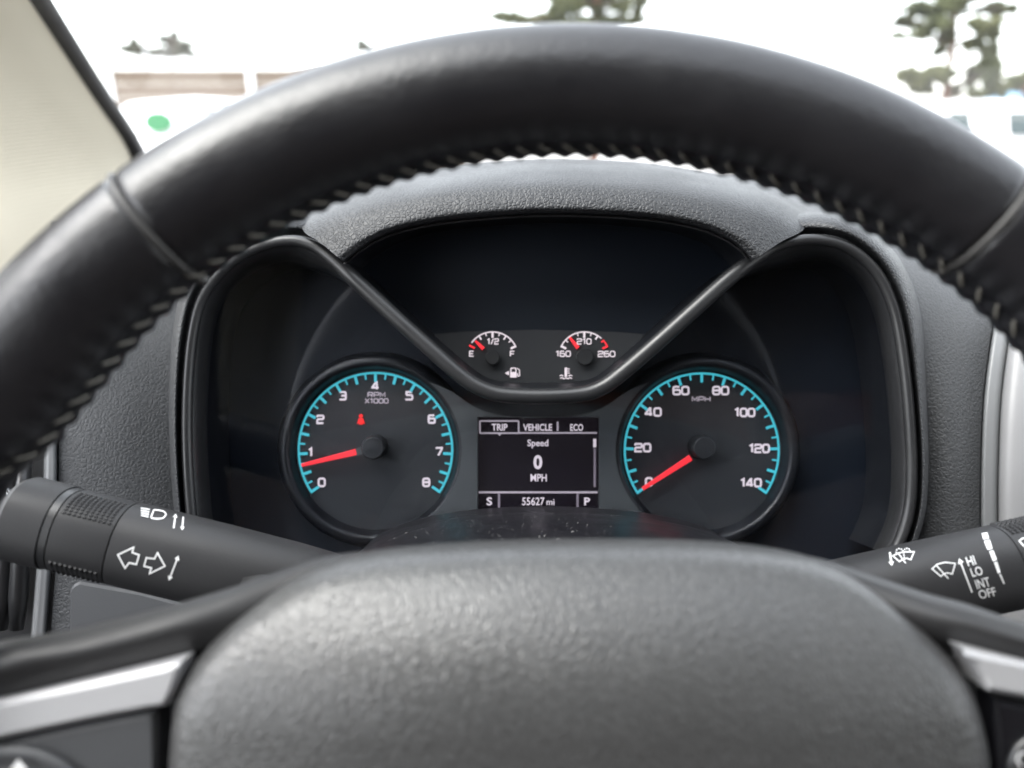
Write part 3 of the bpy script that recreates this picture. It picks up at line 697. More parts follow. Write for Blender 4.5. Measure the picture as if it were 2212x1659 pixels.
# spokes
def spoke(pts, label):
    rows = []
    prof = [(70, 0, .020), (14, 0, .012), (3, 0, .006), (1, 0, .002), (8, 0, -.002), (22, .06, -.005), (0, .45, -.0065), (0, .8, -.004), (-3, 1, 0), (6, 1, .012)]
    for a, f_, dz in prof:
        rows.append([(x, yt+a+(yb-yt)*f_, d+dz) for x, yt, yb, d in pts])
    return pgrid('spoke', rows, 6, 4, M['spoke'], sw, label=label)
spoke([(-260, 1400, 1575, .186), (-120, 1402, 1545, .186), (-30, 1390, 1522, .186), (30, 1378, 1512, .186), (100, 1368, 1497, .187), (190, 1352, 1479, .188), (360, 1309, 1440, .190), (480, 1274, 1432, .194), (580, 1241, 1425, .198), (690, 1203, 1420, .202), (780, 1190, 1400, .205)], 'black left spoke')
spoke([(1700, 1195, 1390, .205), (1775, 1206, 1400, .202), (1880, 1240, 1405, .198), (2000, 1280, 1412, .193), (2090, 1304, 1416, .190), (2212, 1345, 1440, .187), (2350, 1385, 1470, .186), (2480, 1410, 1500, .186)], 'black right spoke')
# silver accents and switch panels
def accent(poly, d0, d1, m, nm, lab, bev=.0012): return prism(nm, poly, d0, d1, m, sw, bevel=bev, label=lab)
accent(cr([(-220, 1562), (0, 1516), (200, 1474), (388, 1433)], 4)[:-1] + [(388, 1433), (384, 1462), (372, 1498), (356, 1527)] + cr([(356, 1527), (200, 1556), (0, 1598), (-220, 1648)], 4)[1:], .1795, .19, M['silver'], 'spoke_trim', 'silver trim on the left spoke')
accent([(-220, 1656)] + cr([(-220, 1656), (0, 1606), (200, 1563), (336, 1538)], 4)[1:] + [(334, 1760), (-220, 1760)], .1815, .19, M['panel'], 'switch_panel', 'dark grey switch panel on the left spoke')
accent([(2086, 1405), (2212, 1432), (2420, 1480), (2420, 1560), (2212, 1508), (2140, 1495), (2128, 1468), (2108, 1434)], .1795, .19, M['silver'], 'spoke_trim', 'silver trim on the right spoke')
accent([(2156, 1512), (2212, 1524), (2420, 1572), (2420, 1760), (2158, 1760), (2156, 1600)], .1815, .19, M['gloss'], 'switch_panel', 'black switch panel on the right spoke')
pr = []
for r, d in ((1.0, .186), (1.0, .1808), (.96, .1796), (.86, .1793), (.80, .1803), (.72, .1797), (.3, .1785), (.02, .1783)):
    pr.append([W(30+200*r*math.cos(a), 1810+202*r*math.sin(a), d) for a in [2*math.pi*i/48 for i in range(48)]])
V, F = gridvf(pr, cu=True); F.append(tuple(range(len(V)-48, len(V))))
lb = mk('thumb_button', V, F, M['panel'], sw)
flat('button_mark', [(22, 1662), (40, 1640), (58, 1662), (50, 1668), (30, 1668)], [(0, 1, 2, 3, 4)], .1776, M['print'], lb)
pr = []
for r, d in ((1.0, .186), (1.0, .1806), (.93, .1797), (.7, .1792), (.02, .179)):
    pr.append([W(2268+95*r*math.cos(a), 1660+85*r*math.sin(a), d) for a in [2*math.pi*i/40 for i in range(40)]])
V, F = gridvf(pr, cu=True); F.append(tuple(range(len(V)-40, len(V))))
rb = mk('thumb_button', V, F, M['satin'], sw)
v, f_ = ribbon(cr([(2206, 1655), (2198, 1642), (2203, 1630), (2215, 1625)], 5), 5); flat('button_mark', v, f_, .1786, M['print'], rb)

# ------------------------------------------------------------------ stalks
def stalk_axis(p0, p1):
    a = Vector(W(*p0)); b = Vector(W(*p1)); t = (b-a).normalized(); v = AF-t*AF.dot(t); v.normalize(); u = t.cross(v); u.normalize()
    if u.dot(AU) < 0: u = -u
    return a, b, t, u, -v          # v points at the driver
def stalkgrid(ax, secs, n=64, pw=2.4):
    a, b, t, u, v = ax; rows = []
    for s, ru, rv in secs:
        r = []
        for k in range(n):
            q = 2*math.pi*k/n; c, s_ = math.cos(q), math.sin(q)
            r.append(a+t*s+u*(math.copysign(abs(c)**(2/pw), c)*ru)+v*(math.copysign(abs(s_)**(2/pw), s_)*rv))
        rows.append(r)
    return rows
def stalkpart(name, ax, secs, mat, parent, cap0=False, cap1=False, sharp=28):
    g = stalkgrid(ax, secs); V, F = gridvf(g, cu=True)
    if cap0: F.append(tuple(range(64)))
    if cap1: F.append(tuple(range(len(V)-64, len(V))))
    return mk(name, V, F, mat, parent, sharp=sharp)
def decal(name, vf, bvh, mat, parent, off=.00025):
    V = []
    for x, y in vf[0]:
        dr = (W(x, y, 1)-CAM).normalized(); h = bvh.ray_cast(CAM, dr)
        if h[0] is None: h = (W(x, y, .28), -dr)
        nn_ = h[1] if h[1].dot(dr) < 0 else -h[1]
        V.append(h[0]+nn_*off)
    return mk(name, V, vf[1], mat, parent, smooth=False)
def knurl(ax, s0, s1, ns, q0, q1, nq, ru, rv, hgt, ridge=False):
    """small pyramids (or ridges) standing on the grip ring"""
    a, b, t, u, v = ax; V = []; F = []; pw = 2.4
    def pt(s, q, o):
        c, s_ = math.cos(q), math.sin(q)
        return a+t*s+u*(math.copysign(abs(c)**(2/pw), c)*(ru+o))+v*(math.copysign(abs(s_)**(2/pw), s_)*(rv+o))
    for i in range(ns):
        for j in range(nq):
            x0, x1 = s0+(s1-s0)*i/ns, s0+(s1-s0)*(i+.86)/ns; y0, y1 = q0+(q1-q0)*j/nq, q0+(q1-q0)*(j+(1 if ridge else .86))/nq; n = len(V)
            mx = (x0+x1)/2; k = .2 if not ridge else .02; xa, xb = mx-(x1-x0)*.18, mx+(x1-x0)*.18; ya, yb = y0+(y1-y0)*(.5-.15 if not ridge else .05), y0+(y1-y0)*(.5+.15 if not ridge else .95)
            V += [pt(x0, y0, -.0002), pt(x1, y0, -.0002), pt(x1, y1, -.0002), pt(x0, y1, -.0002), pt(xa, ya, hgt), pt(xb, ya, hgt), pt(xb, yb, hgt), pt(xa, yb, hgt)]
            F += [(n, n+1, n+5, n+4), (n+1, n+2, n+6, n+5), (n+2, n+3, n+7, n+6), (n+3, n, n+4, n+7), (n+4, n+5, n+6, n+7)]
    return V, F
ts = empty('turn_signal_stalk', W(760, 1300, .285), 'matte black stalk with turn arrows and a headlamp symbol', 'stalk')
axL = stalk_axis((40, 1117, .272), (780, 1296, .282)); LL = (axL[1]-axL[0]).length
rL = .0151
K = LL/760
stalkpart('end_cap', axL, [(-.0008, rL*.80, rL*.80), (-.0004, rL*.93, rL*.93), (.0014, rL*1.01, rL*1.01), (90*K, rL*1.01, rL*1.01), (91.5*K, rL*.99, rL*.99), (92*K, rL*.93, rL*.93)], M['stalk'], ts, cap0=True)
stalkpart('collar', axL, [(92.5*K, rL*.93, rL*.93), (93*K, rL*.985, rL*.985), (108*K, rL*.985, rL*.985), (109*K, rL*.94, rL*.94)], M['satin'], ts)
ring = stalkpart('grip_ring', axL, [(109.5*K, rL*.94, rL*.94), (111*K, rL*.985, rL*.985), (226*K, rL*.99, rL*.99), (228*K, rL*.985, rL*.985), (229*K, rL*.93, rL*.93)], M['stalk'], ts)
V, F = knurl(axL, 118*K, 222*K, 10, R(8), R(58), 9, rL*.985, rL*.985, .0006); mk('grip_knurl', V, F, M['stalk'], ring, smooth=False, kind='stuff')
V, F = knurl(axL, 118*K, 222*K, 10, R(118), R(150), 1, rL*.985, rL*.985, .0006, True); mk('grip_knurl', V, F, M['stalk'], ring, smooth=False, kind='stuff')
secs = [(229.5*K, rL*.93, rL*.93), (231*K, rL*.99, rL*.99), (300*K, rL*1.0, rL*1.0), (450*K, rL*1.0, rL*1.0), (600*K, rL*.98, rL*.98), (760*K, rL*.9, rL*.9)]
secs = [(s, a_, b_) for s, a_, b_ in secs]
lev = stalkpart('lever', axL, secs, M['stalk'], ts)
bvL = BVHTree.FromPolygons(*[list(z) for z in gridvf(stalkgrid(axL, secs), cu=True)])
def z3(px, py): return (px/3, 1106+(py-2016*0)/3) # zoomed region bottom-left to photo units
def zb(pts, ox=0): return [(ox+x/3, 1106+y/3) for x, y in pts]
def dense(pts, closed=True, step=4):
    out = []
    n = len(pts)
    for i in range(n if closed else n-1):
        a, b = pts[i], pts[(i+1) % n]; m = max(1, int(math.dist(a, b)/step))
        out += [(a[0]+(b[0]-a[0])*k/m, a[1]+(b[1]-a[1])*k/m) for k in range(m)]
    if not closed: out.append(pts[-1])
    return out
LA = zb([(765, 277), (868, 228), (858, 262), (903, 278), (885, 338), (838, 328), (812, 363)])
RAw = zb([(1070, 350), (1022, 265), (1002, 303), (950, 296), (935, 350), (982, 362), (970, 398)])
decal('arrow_mark', ribbon(dense(LA), 3.2, True), bvL, M['print'], lev); decal('arrow_mark', ribbon(dense(RAw), 3.2, True), bvL, M['print'], lev)
def arrow(p, q, w_, hw, hl, both=False, one=True):
    dx, dy = q[0]-p[0], q[1]-p[1]; l = math.hypot(dx, dy); tx, ty = dx/l, dy/l; nx, ny = -ty, tx
    parts = [ribbon(dense([(p[0]+tx*(hl if both else 0), p[1]+ty*(hl if both else 0)), (q[0]-tx*hl, q[1]-ty*hl)], False, 3), w_)]
    def head(e, s): return ([(e[0], e[1]), (e[0]-s*tx*hl+nx*hw, e[1]-s*ty*hl+ny*hw), (e[0]-s*tx*hl-nx*hw, e[1]-s*ty*hl-ny*hw)], [(0, 1, 2)])
    parts.append(head(q, 1))
    if both: parts.append(head(p, -1))
    return merge(parts)
decal('arrow_mark', arrow((1158/3, 1106+282/3), (1095/3, 1106+443/3), 3, 6, 10, True), bvL, M['print'], lev)
decal('arrow_mark', arrow((1125/3, 1106+108/3), (1137/3, 1106+15/3), 3.2, 5, 8), bvL, M['print'], lev)
a_ = arrow((1186/3, 1106+35/3), (1180/3, 1106+122/3), 3.2, 5, 8)
decal('arrow_mark', a_, bvL, M['print'], lev)
hl = merge([ribbon(rounded([(332, 1103), (325, 1120), (337, 1122), (352, 1121), (359, 1113), (354, 1106), (340, 1103), (331, 1103)], 5), 3)] + [ribbon([(304+k*0.2, 1099+k*5), (323-k*.8, 1102+k*5.2)], 2.6) for k in range(4)])
decal('headlamp_mark', hl, bvL, M['print'], lev)
# dark boot where the stalk enters the column
rows = stalkgrid(axL, [(500*K, .0005, .0005), (505*K, .011, .0165), (540*K, .0135, .0168), (620*K, .0145, .017), (760*K, .0145, .017)])
bt = [[p+AU*(-.0065)+AF*(-.0042) for p in r] for r in rows]
V, F = gridvf(bt, cu=True); mk('lever_boot', V, F, M['black'], ts)

ws = empty('wiper_stalk', W(1650, 1330, .285), 'matte black wiper stalk marked HI LO INT OFF', 'stalk')
axR = stalk_axis((2420, 1171, .268), (1640, 1336, .282)); LR = (axR[1]-axR[0]).length; KR = LR/797; rR = .0151
g0 = 245*KR
stalkpart('end_cap', axR, [(-.0008, rR*.8, rR*.8), (.001, rR, rR), (80*KR, rR, rR), (81*KR, rR*.93, rR*.93)], M['stalk'], ws, cap0=True)
ring = stalkpart('grip_ring', axR, [(81.5*KR, rR*.93, rR*.93), (83*KR, rR*.985, rR*.985), (g0-2*KR, rR*.985, rR*.985), (g0-1*KR, rR*.93, rR*.93)], M['stalk'], ws)
V, F = knurl(axR, g0-110*KR, g0-6*KR, 10, R(-24), R(28), 9, rR*.985, rR*.985, .0006); mk('grip_knurl', V, F, M['stalk'], ring, smooth=False, kind='stuff')
V, F = knurl(axR, g0-110*KR, g0-6*KR, 10, R(-128), R(-88), 6, rR*.985, rR*.985, .0006); mk('grip_knurl', V, F, M['stalk'], ring, smooth=False, kind='stuff')
V, F = knurl(axR, g0-110*KR, g0-6*KR, 10, R(88), R(128), 6, rR*.985, rR*.985, .0006); mk('grip_knurl', V, F, M['stalk'], ring, smooth=False, kind='stuff')
secsR = [(g0-.5*KR, rR*.93, rR*.93), (g0+1*KR, rR*.99, rR*.99), (400*KR, rR, rR), (600*KR, rR*.98, rR*.98), (797*KR, rR*.92, rR*.92)]
levR = stalkpart('lever', axR, secsR, M['stalk'], ws)
bvR = BVHTree.FromPolygons(*[list(z) for z in gridvf(stalkgrid(axR, secsR), cu=True)])
ringsec = [(83*KR, rR*.985, rR*.985), (g0-2*KR, rR*.985, rR*.985)]
bvG = BVHTree.FromPolygons(*[list(z) for z in gridvf(stalkgrid(axR, ringsec), cu=True)])
def zr(pts): return [(1475+x/3, 1106+y/3) for x, y in pts]
for q in ([(1938, 142), (1975, 137), (1985, 175), (1948, 182)], [(1952, 190), (1990, 183), (2007, 240), (1975, 248)], [(1985, 255), (2012, 250), (2035, 312), (2008, 320)], [(2015, 328), (2036, 322), (2058, 392), (2040, 398)], [(2048, 405), (2060, 400), (2084, 463), (2078, 468)]):
    decal('speed_scale_mark', (zr(q), [(0, 1, 2, 3)]), bvR, M['print'], levR)
for t, x, y, w_, h_ in (('HI', 1866, 318, 54, 58), ('LO', 1903, 386, 72, 56), ('INT', 1942, 460, 92, 58), ('OFF', 1972, 525, 112, 56)):
    v, f_ = textvf(t, 0, 0, w_/3, h_/3, .006)
    an = R(-12.5); v = [(1475+x/3 + p[0]*math.cos(an)-p[1]*math.sin(an) - p[1]*-.12, 1106+y/3 + p[0]*math.sin(an)+p[1]*math.cos(an)) for p in v]
    decal('letters', (v, f_), bvR, M['print'], levR)
decal('arrow_mark', arrow(zr([(1873, 520)])[0], zr([(1790, 303)])[0], 3, 6.5, 11), bvR, M['print'], levR)
decal('arrow_mark', arrow(zr([(1343, 265)])[0], zr([(1355, 352)])[0], 4, 6, 9), bvR, M['print'], levR)
def wiper(pts, stem): return merge([ribbon(dense(zr(pts)), 2.3, True), ribbon(dense(zr(stem), False), 2.3)])
decal('wiper_mark', wiper([(1615, 370), (1650, 340), (1700, 328), (1765, 335), (1745, 402), (1712, 395), (1690, 402), (1672, 418)], [(1645, 350), (1720, 432)]), bvR, M['print'], levR)
decal('wiper_mark', wiper([(1362, 288), (1400, 270), (1440, 262), (1500, 262), (1478, 312), (1452, 303), (1425, 310), (1405, 325)], [(1400, 275), (1445, 335)]), bvR, M['print'], levR)
dots = [disc(*zr([p])[0], 1.7, 6) for p in ((1385, 265), (1388, 250), (1402, 242), (1418, 245), (1428, 256), (1440, 246), (1453, 240), (1467, 244), (1474, 256), (1432, 270), (1434, 284), (1436, 297))]
decal('washer_mark', merge([(d_, [tuple(range(6))]) for d_ in dots]), bvR, M['print'], levR)
decal('pointer_mark', (zr([(2125, 270), (2170, 230), (2195, 280)]), [(0, 1, 2)]), bvG, M['print'], ring)
decal('pointer_mark', ribbon(zr([(2212, 225), (2180, 190), (2200, 175), (2230, 170)]), 2.8), bvG, M['print'], ring)

# ------------------------------------------------------------------ windshield and pillar
pil = empty('windshield_pillar', W(275, 330, .86), 'beige fabric covered windshield pillar with black edge seal', 'pillar')
def lerp(a, b, t): return a+(b-a)*t
def edge(t):
    if t < 0: return W(275, 325, .85)+Vector((-.01*t, -.05*t, .30*t))      # below the dash line the trim drops straight down
    return W(lerp(275, 60, t), lerp(325, 0, t), lerp(.85, .63, t))
rows = []
for t in (-1.0, -.5, -.2, 0, .35, .7, 1.0, 1.5, 2.6):
    p = edge(t)
    rows.append([p + Vector((-.006, .012, -.004)), p, p + Vector((-.010, -.018, -.006)), p + Vector((-.035, -.060, -.016)), p + Vector((-.065, -.13, -.03)), p + Vector((-.085, -.22, -.045)), p + Vector((-.12, -.25, -.05))])
g = sgrid([[tuple(p) for p in r] for r in rows], 5, 4)
grid('pillar_trim', g, M['fabric'], pil)
sl = []
for t in (-1.0, -.5, -.2, 0, .35, .7, 1.0, 1.5, 2.6):
    p = edge(t); sl.append(tuple(p))
prof = [(-.006, .006), (.001, .002), (.006, .0005), (.0105, .002), (.0115, .007), (.010, .02)]
rows = [[(p[0]+a, p[1]+b, p[2]+a*.2) for p in cr(sl, 4)] for a, b in prof]
grid('edge_seal', rows, M['black'], pil)
wb = [Vector((x, .955, -.025+Z0)) for x in (-.50, 1.16)]; wt = [Vector((x, -.075, .475+Z0)) for x in (-.46, 1.10)]
g = []
for i in range(9):
    r = []
    for j in range(17):
        a = wb[0].lerp(wb[1], j/16); b = wt[0].lerp(wt[1], j/16); p = a.lerp(b, i/8)
        s = (j/16*2-1); p = p+Vector((0, .05*(1-s*s), .02*(1-s*s))); r.append(p)
    g.append(r)
grid('windshield', g, M['windshield'], label='lightly dusty clear windshield above the dashboard', cat='windshield')

# ------------------------------------------------------------------ outside
def ground_mat():
    m = mat_('pale_concrete', (.42, .41, .39), .9); v = coords(m)
    mx = nd(m, 'ShaderNodeMix'); mx.data_type = 'RGBA'; mx.inputs['A'].default_value = (.36, .355, .34, 1); mx.inputs['B'].default_value = (.5, .49, .47, 1)
    lk(m, ramp(m, noise(m, v, .6, 6, .6), .3, .7, 0, 1), mx.inputs['Factor']); lk(m, mx.outputs['Result'], bs(m).inputs['Base Color']); return m
mk('ground', [(-900, -900, 0), (900, -900, 0), (900, 1500, 0), (-900, 1500, 0)], [(0, 1, 2, 3)], ground_mat(), smooth=False, kind='structure')
def wood():
    m = mat_('brown_painted_boards', (.2, .125, .085), .8); v = coords(m, (.4, .4, 9))
    mx = nd(m, 'ShaderNodeMix'); mx.data_type = 'RGBA'; mx.inputs['A'].default_value = (.12, .086, .062, 1); mx.inputs['B'].default_value = (.155, .115, .085, 1)
    lk(m, noise(m, v, 2, 4), mx.inputs['Factor']); lk(m, mx.outputs['Result'], bs(m).inputs['Base Color']); return m
M['wood'] = wood(); M['whitepaint'] = mat_('white_paint', (.8, .8, .8), .4)
fence_y = 24.0
fence = empty('boundary_fence', (-8, fence_y, 0), 'brown board fence with white posts and capping beyond the lot', 'fence')
def atY(px, py, Y):
    v = W(px, py, 1)-CAM; return CAM+v*(Y/v.y)
zt = atY(380, 150, fence_y).z; xl, xm, xr_ = atY(232, 150, fence_y).x, atY(540, 155, fence_y).x, atY(1000, 170, fence_y).x
nb = 7; bh = (zt-.1)/nb
for x0, x1 in ((xl+.1, xm-.1), (xm+.1, xr_)):
    for k in range(nb):
        box('board', (x0, fence_y, .1+k*bh), (x1, fence_y+.05, .1+(k+1)*bh-.015), M['wood'], fence)
for x in (xl, xm, xr_+.1): box('post', (x-.1, fence_y-.06, 0), (x+.1, fence_y+.11, zt+.05), M['whitepaint'], fence)
box('cap_rail', (xl-.1, fence_y-.05, zt+.02), (xr_+.2, fence_y+.12, zt+.30), M['whitepaint'], fence)
def leafmat(name, c, c2):
    m = mat_(name, c, .7, spec=.3); v = coords(m)
    mx = nd(m, 'ShaderNodeMix'); mx.data_type = 'RGBA'; mx.inputs['A'].default_value = (*c, 1); mx.inputs['B'].default_value = (*c2, 1)
    lk(m, ramp(m, noise(m, v, 1.1, 3), .35, .65, 0, 1), mx.inputs['Factor']); lk(m, mx.outputs['Result'], bs(m).inputs['Base Color']); return m
M['pine'] = leafmat('pine_needles', (.06, .07, .028), (.13, .13, .06)); M['far_leaf'] = leafmat('far_leaf', (.06, .065, .045), (.09, .09, .065))
M['bark'] = mat_('red_pine_bark', (.12, .05, .028), .85); M['darkbark'] = mat_('grey_bark', (.10, .075, .06), .85)
def leafcloud(V, F, c, rad, n, sz):
    for _ in range(n):
        while True:
            d_ = Vector((random.uniform(-1, 1), random.uniform(-1, 1), random.uniform(-1, 1)))
            if d_.length < 1: break
        p = Vector((c[0]+d_.x*rad[0], c[1]+d_.y*rad[1], c[2]+d_.z*rad[2])); s = sz*random.uniform(.6, 1.4)
        a = Vector((random.gauss(0, 1), random.gauss(0, 1), random.gauss(0, .6))).normalized(); b = a.orthogonal().normalized()*.35; k = len(V)
        V += [p-a*s, p+b*s, p+a*s, p-b*s]; F.append((k, k+1, k+2, k+3))
def tree(name, label, base, top, clumps, leaf, bark, tr, n, sz, group):
    root = empty(name, base, label, 'tree', group)
    pts = [Vector(base).lerp(Vector(top), i/8)+Vector((random.uniform(-.06, .06), 0, 0)) for i in range(9)]
    tk = tube('trunk', pts, [tr*(1-.085*i) for i in range(9)], bark, root, seg=10)
    V, F = [], []
    for c, rad in clumps:
        m_ = int(n*rad[0]*rad[2]*2.2)+40
        leafcloud(V, F, c, tuple(r*.72 for r in rad), m_//2, sz)
        for _ in range(9):                             # ragged tufts round the edge of each clump
            a = random.uniform(0, 6.28); q = random.uniform(.55, 1.1)
            leafcloud(V, F, (c[0]+rad[0]*q*math.cos(a), c[1]+rad[1]*random.uniform(-.6, .6), c[2]+rad[2]*q*math.sin(a)), tuple(r*.42 for r in rad), m_//12, sz)
    mk('crown', V, F, leaf, root, smooth=False)
    LV, LF = [], []
    for c, rad in clumps:
        zz = min(c[2]-.15, top[2]); ax_ = (zz-base[2])/max(top[2]-base[2], .01); st_ = Vector(base).lerp(Vector(top), max(0, min(1, ax_)))
        v, f_ = tubevf([st_, st_.lerp(Vector(c), .6)+Vector((0, 0, .08)), Vector(c)], [tr*.3, tr*.18, tr*.08], 6, base=len(LV)); LV += v; LF += f_
    mk('limbs', LV, LF, M['darkbark'], root)
    return root
TY_ = 17.0
def cl_(lst, Y):
    out = []
    for x, y, rx, ry in lst:
        p = atY(x, y, Y+random.uniform(-.8, .8)); s = (p-CAM).dot(AF)/FP; out.append((tuple(p), (rx*s, rx*s*.9, ry*s)))
    return out
# right pine, clumps read off the sight lines at 17 m
CR = [(1990, 22, 30, 14), (2060, 8, 45, 16), (2150, 18, 35, 12), (2185, 20, 12, 8), (1955, 48, 28, 10), (1935, 76, 12, 5), (1985, 75, 28, 8), (2035, 45, 26, 12), (2130, 55, 38, 14), (2150, 75, 10, 9), (2005, 60, 20, 9), (2045, 80, 16, 14), (2110, 95, 24, 14),
      (2030, 110, 14, 10), (2140, 118, 20, 20), (2130, 145, 20, 16), (1975, 168, 32, 20), (2010, 155, 24, 14), (1960, 165, 16, 15), (2040, 165, 16, 18), (2100, 160, 14, 20), (2150, 170, 18, 26), (2160, 195, 22, 14), (2110, 205, 18, 10), (2060, 195, 16, 14), (1990, 190, 22, 12), (2060, -30, 60, 22), (2090, -60, 50, 20), (2100, -100, 40, 20)]
b0 = atY(2044, 222, TY_); b0 = Vector((b0.x, b0.y, 0)); t0 = atY(2090, -120, TY_)
tree('pine_tree', 'tall pine with reddish trunk rising right of the wheel rim', tuple(b0), tuple(t0), cl_(CR, TY_), M['pine'], M['bark'], .10, 5200, .095, 'pines beyond the lot')
# centre pine: the lowest limbs hang into the top of the view
CC = [(1085, 38, 22, 9), (1120, 40, 25, 9), (1155, 44, 26, 10), (1190, 40, 24, 12), (1215, 22, 22, 16), (1240, 8, 26, 14), (1200, 48, 40, 10), (1258, 46, 14, 10), (1290, 20, 10, 14), (1330, 44, 26, 12), (1368, 46, 20, 9), (1340, 12, 20, 12), (1380, 22, 10, 18), (1285, -8, 60, 16), (1180, -10, 18, 6), (1385, -5, 14, 10), (1270, -60, 80, 30), (1330, -100, 70, 30), (1250, -140, 60, 30), (1305, 60, 30, 12), (1240, 62, 40, 12)]
b1 = atY(1290, 235, 15.0); b1 = Vector((b1.x, b1.y, 0)); t1 = atY(1290, -160, 15.0)
tree('pine_tree', 'pine crown showing above the top of the steering wheel', tuple(b1), tuple(t1), cl_(CC, 15.0), M['pine'], M['bark'], .10, 5200, .095, 'pines beyond the lot')
# small pine at the right edge
CE = [(2196, 172, 16, 10), (2212, 185, 20, 16), (2225, 165, 20, 14), (2190, 190, 14, 7), (2235, 200, 20, 14)]
b2 = atY(2222, 215, 26.0); b2 = Vector((b2.x, b2.y, 0)); t2 = atY(2222, 150, 26.0)
tree('pine_tree', 'small dark pine cut by the right edge of view', tuple(b2), tuple(t2), cl_(CE, 26.0), M['pine'], M['bark'], .12, 2200, .13, 'pines beyond the lot')
# faint far trees above the fence
CL = [(275, 108, 16, 10), (300, 110, 14, 10), (292, 92, 10, 7), (370, 92, 14, 14), (352, 82, 8, 6), (375, 80, 8, 10), (390, 112, 22, 12), (360, 115, 18, 10), (402, 100, 14, 12), (330, 112, 14, 8), (418, 120, 8, 6)]
b3 = atY(350, 200, 60.0); b3 = Vector((b3.x, b3.y, 0)); t3 = atY(372, 75, 60.0)
tree('far_tree', 'faint distant tree above the brown fence', tuple(b3), tuple(t3), cl_(CL, 60.0), M['far_leaf'], M['darkbark'], .2, 60, .3, 'faint distant trees')
CL2 = [(776, 92, 6, 7), (790, 98, 8, 5), (775, 104, 6, 6), (800, 108, 14, 8)]
b4 = atY(782, 200, 60.0); b4 = Vector((b4.x, b4.y, 0)); t4 = atY(778, 88, 60.0)
tree('far_tree', 'tiny distant treetop just above the rim, left of centre', tuple(b4), tuple(t4), cl_(CL2, 60.0), M['far_leaf'], M['darkbark'], .15, 60, .25, 'faint distant trees')
lp = atY(311, 200, 55.0)
lamp = empty('lamp_post', (lp.x, lp.y, 0), 'faint grey lamp post beside the distant tree', 'lamp post')
M['grey'] = mat_('galvanised_grey', (.35, .35, .35), .5)
ltop = atY(311, 46, 55.0)
tube('pole', [(lp.x, lp.y, 0), (ltop.x, lp.y, ltop.z)], [.12, .09], M['grey'], lamp, seg=10)
box('lamp_head', (ltop.x-.45, lp.y-.15, ltop.z-.05), (ltop.x+.5, lp.y+.15, ltop.z+.12), M['grey'], lamp)
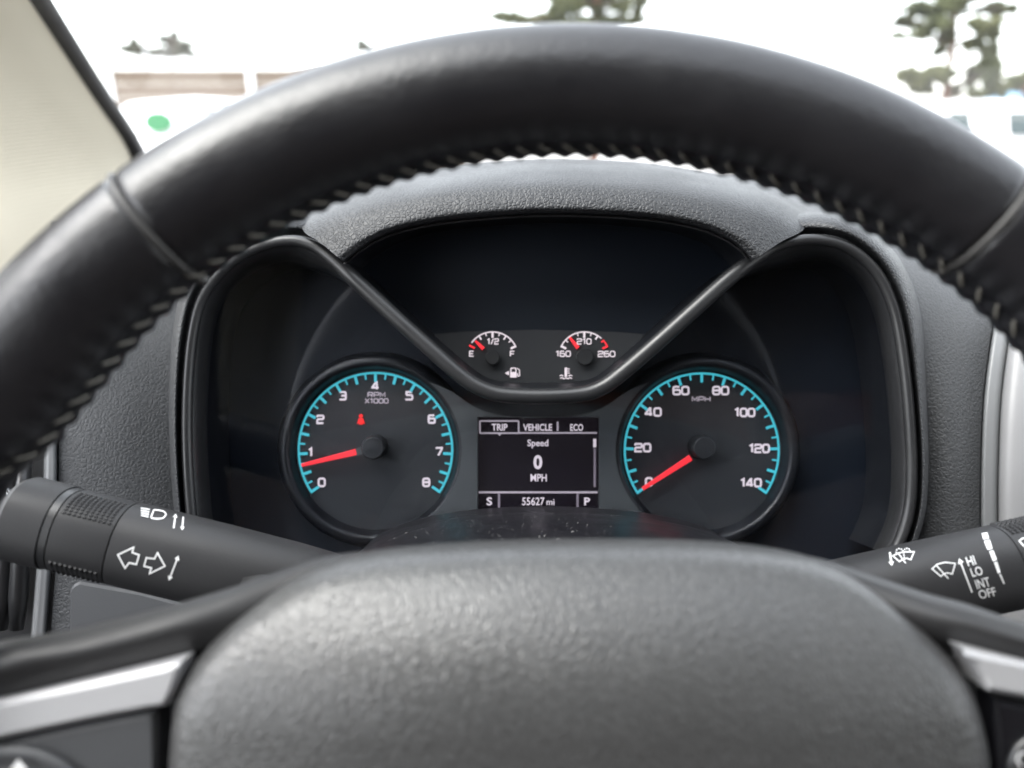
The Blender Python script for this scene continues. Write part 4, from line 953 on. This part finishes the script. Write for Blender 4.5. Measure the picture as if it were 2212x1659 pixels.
# parked cars: side section lofted across the width
M['carwhite'] = mat_('white_car_paint', (.82, .82, .82), .25); M['carglass'] = mat_('tinted_car_glass', (.045, .06, .06), .08); M['green'] = mat_('green_paint', (.012, .115, .04), .8, spec=.1); M['tyre'] = mat_('tyre_black', (.02, .02, .02), .8)
def car(name, label, loc, rz, top, glass_h, mark=False):
    root = empty(name, loc, label, 'car', 'white cars parked outside')
    mt = Matrix.Translation(loc) @ Matrix.Rotation(rz, 4, 'Z')
    side = cr([(-2.15, .35), (-2.2, .7), (-2.05, .95), (-1.6, 1.0), (-1.15, 1.08), (-.75, top-.08), (-.2, top), (.5, top-.02), (1.1, top-.12), (1.75, 1.08), (2.1, .98), (2.2, .6), (2.1, .35)], 4)
    rows = []
    for yy, sx_, dz in ((-.88, .97, 0), (-.86, .99, 0), (-.6, 1, .02), (0, 1, .05), (.6, 1, .02), (.86, .99, 0), (.88, .97, 0)):
        rows.append([mt @ Vector((x*sx_, yy*(1 if z < 1.05 else 1-.22*(z-1.05)/.5), z+(dz if z > 1 else 0))) for x, z in side])
    V, F = gridvf(rows); n = len(side); F.append(tuple(range(n))); F.append(tuple(len(V)-n+i for i in range(n)))
    mk('body', V, F, M['carwhite'], root)
    for s in (-1, 1):
        for x0, x1, q0, q1 in ((-.92, -.42, -.68, -.42), (.12, .62, .12, .52), (1.0, 1.25, .9, 1.0)):
            yb, yt = s*.885, s*(.88-.88*.22*(top-.12-1.05)/.5+.012)
            V = [mt @ Vector(p) for p in ((x0, yb, 1.27), (x1, yb, 1.27), (q1, yt, top-.13), (q0, yt, top-.13))]
            V += [mt @ Vector(p) for p in ((x0, yb-s*.03, 1.27), (x1, yb-s*.03, 1.27), (q1, yt-s*.03, top-.13), (q0, yt-s*.03, top-.13))]
            mk('window', V, [(0, 1, 2, 3), (0, 1, 5, 4), (1, 2, 6, 5), (2, 3, 7, 6), (3, 0, 4, 7)], M['carglass'], root, smooth=False)
        for x in (-1.35, 1.35):
            pts = [mt @ Vector((x, s*.90, .32)), mt @ Vector((x, s*.68, .32))]; tube('wheel', pts, .32, M['tyre'], root, seg=24)
    return root, mt
cA = atY(345, 232, 11.0)
carA, mA = car('parked_car', 'white car with a green oval behind the rim, below the fence', (cA.x, 12.4, 0), R(-96), 1.76, .4)
gc = atY(342, 263, 10.95)
gp = [gc+Vector((.2*math.cos(a)+.02*math.sin(a), 1.16*(.125*math.sin(a)-.05*math.cos(a)), .125*math.sin(a)-.05*math.cos(a))) for a in [2*math.pi*i/32 for i in range(32)]]
V = gp+[p+Vector((0, -.02, 0)) for p in gp]
mk('green_oval', V, [tuple(range(32, 64))]+[(i, (i+1) % 32, 32+(i+1) % 32, 32+i) for i in range(32)], M['green'], carA, smooth=False, label='green oval panel')
cB = atY(2150, 240, 12.0)
carB, mB = car('parked_car', 'white car with tinted windows at the right edge', (cB.x, 12.4, 0), R(-8), 1.72, .4)
hb = atY(2215, 215, 34.0)
hs_ = empty('blue_roof_building', (hb.x+2.5, 36, 0), 'low building with pale blue roof behind the right car', 'building')
M['bluroof'] = mat_('blue_metal_roof', (.16, .30, .42), .5); M['plaster'] = mat_('pale_plaster', (.6, .58, .54), .9)
box('wall', (hb.x-.3, 34.5, 0), (hb.x+6, 38, hb.z-.25), M['plaster'], hs_)
V = [(hb.x-.8, 34, hb.z-.3), (hb.x+6.5, 34, hb.z-.3), (hb.x+6.5, 38.5, hb.z-.3), (hb.x-.8, 38.5, hb.z-.3), (hb.x+.9, 36, hb.z+.5), (hb.x+5, 36, hb.z+.5)]
mk('roof', V, [(0, 1, 5, 4), (1, 2, 5), (2, 3, 4, 5), (3, 0, 4), (0, 1, 2, 3)], M['bluroof'], hs_, smooth=False)
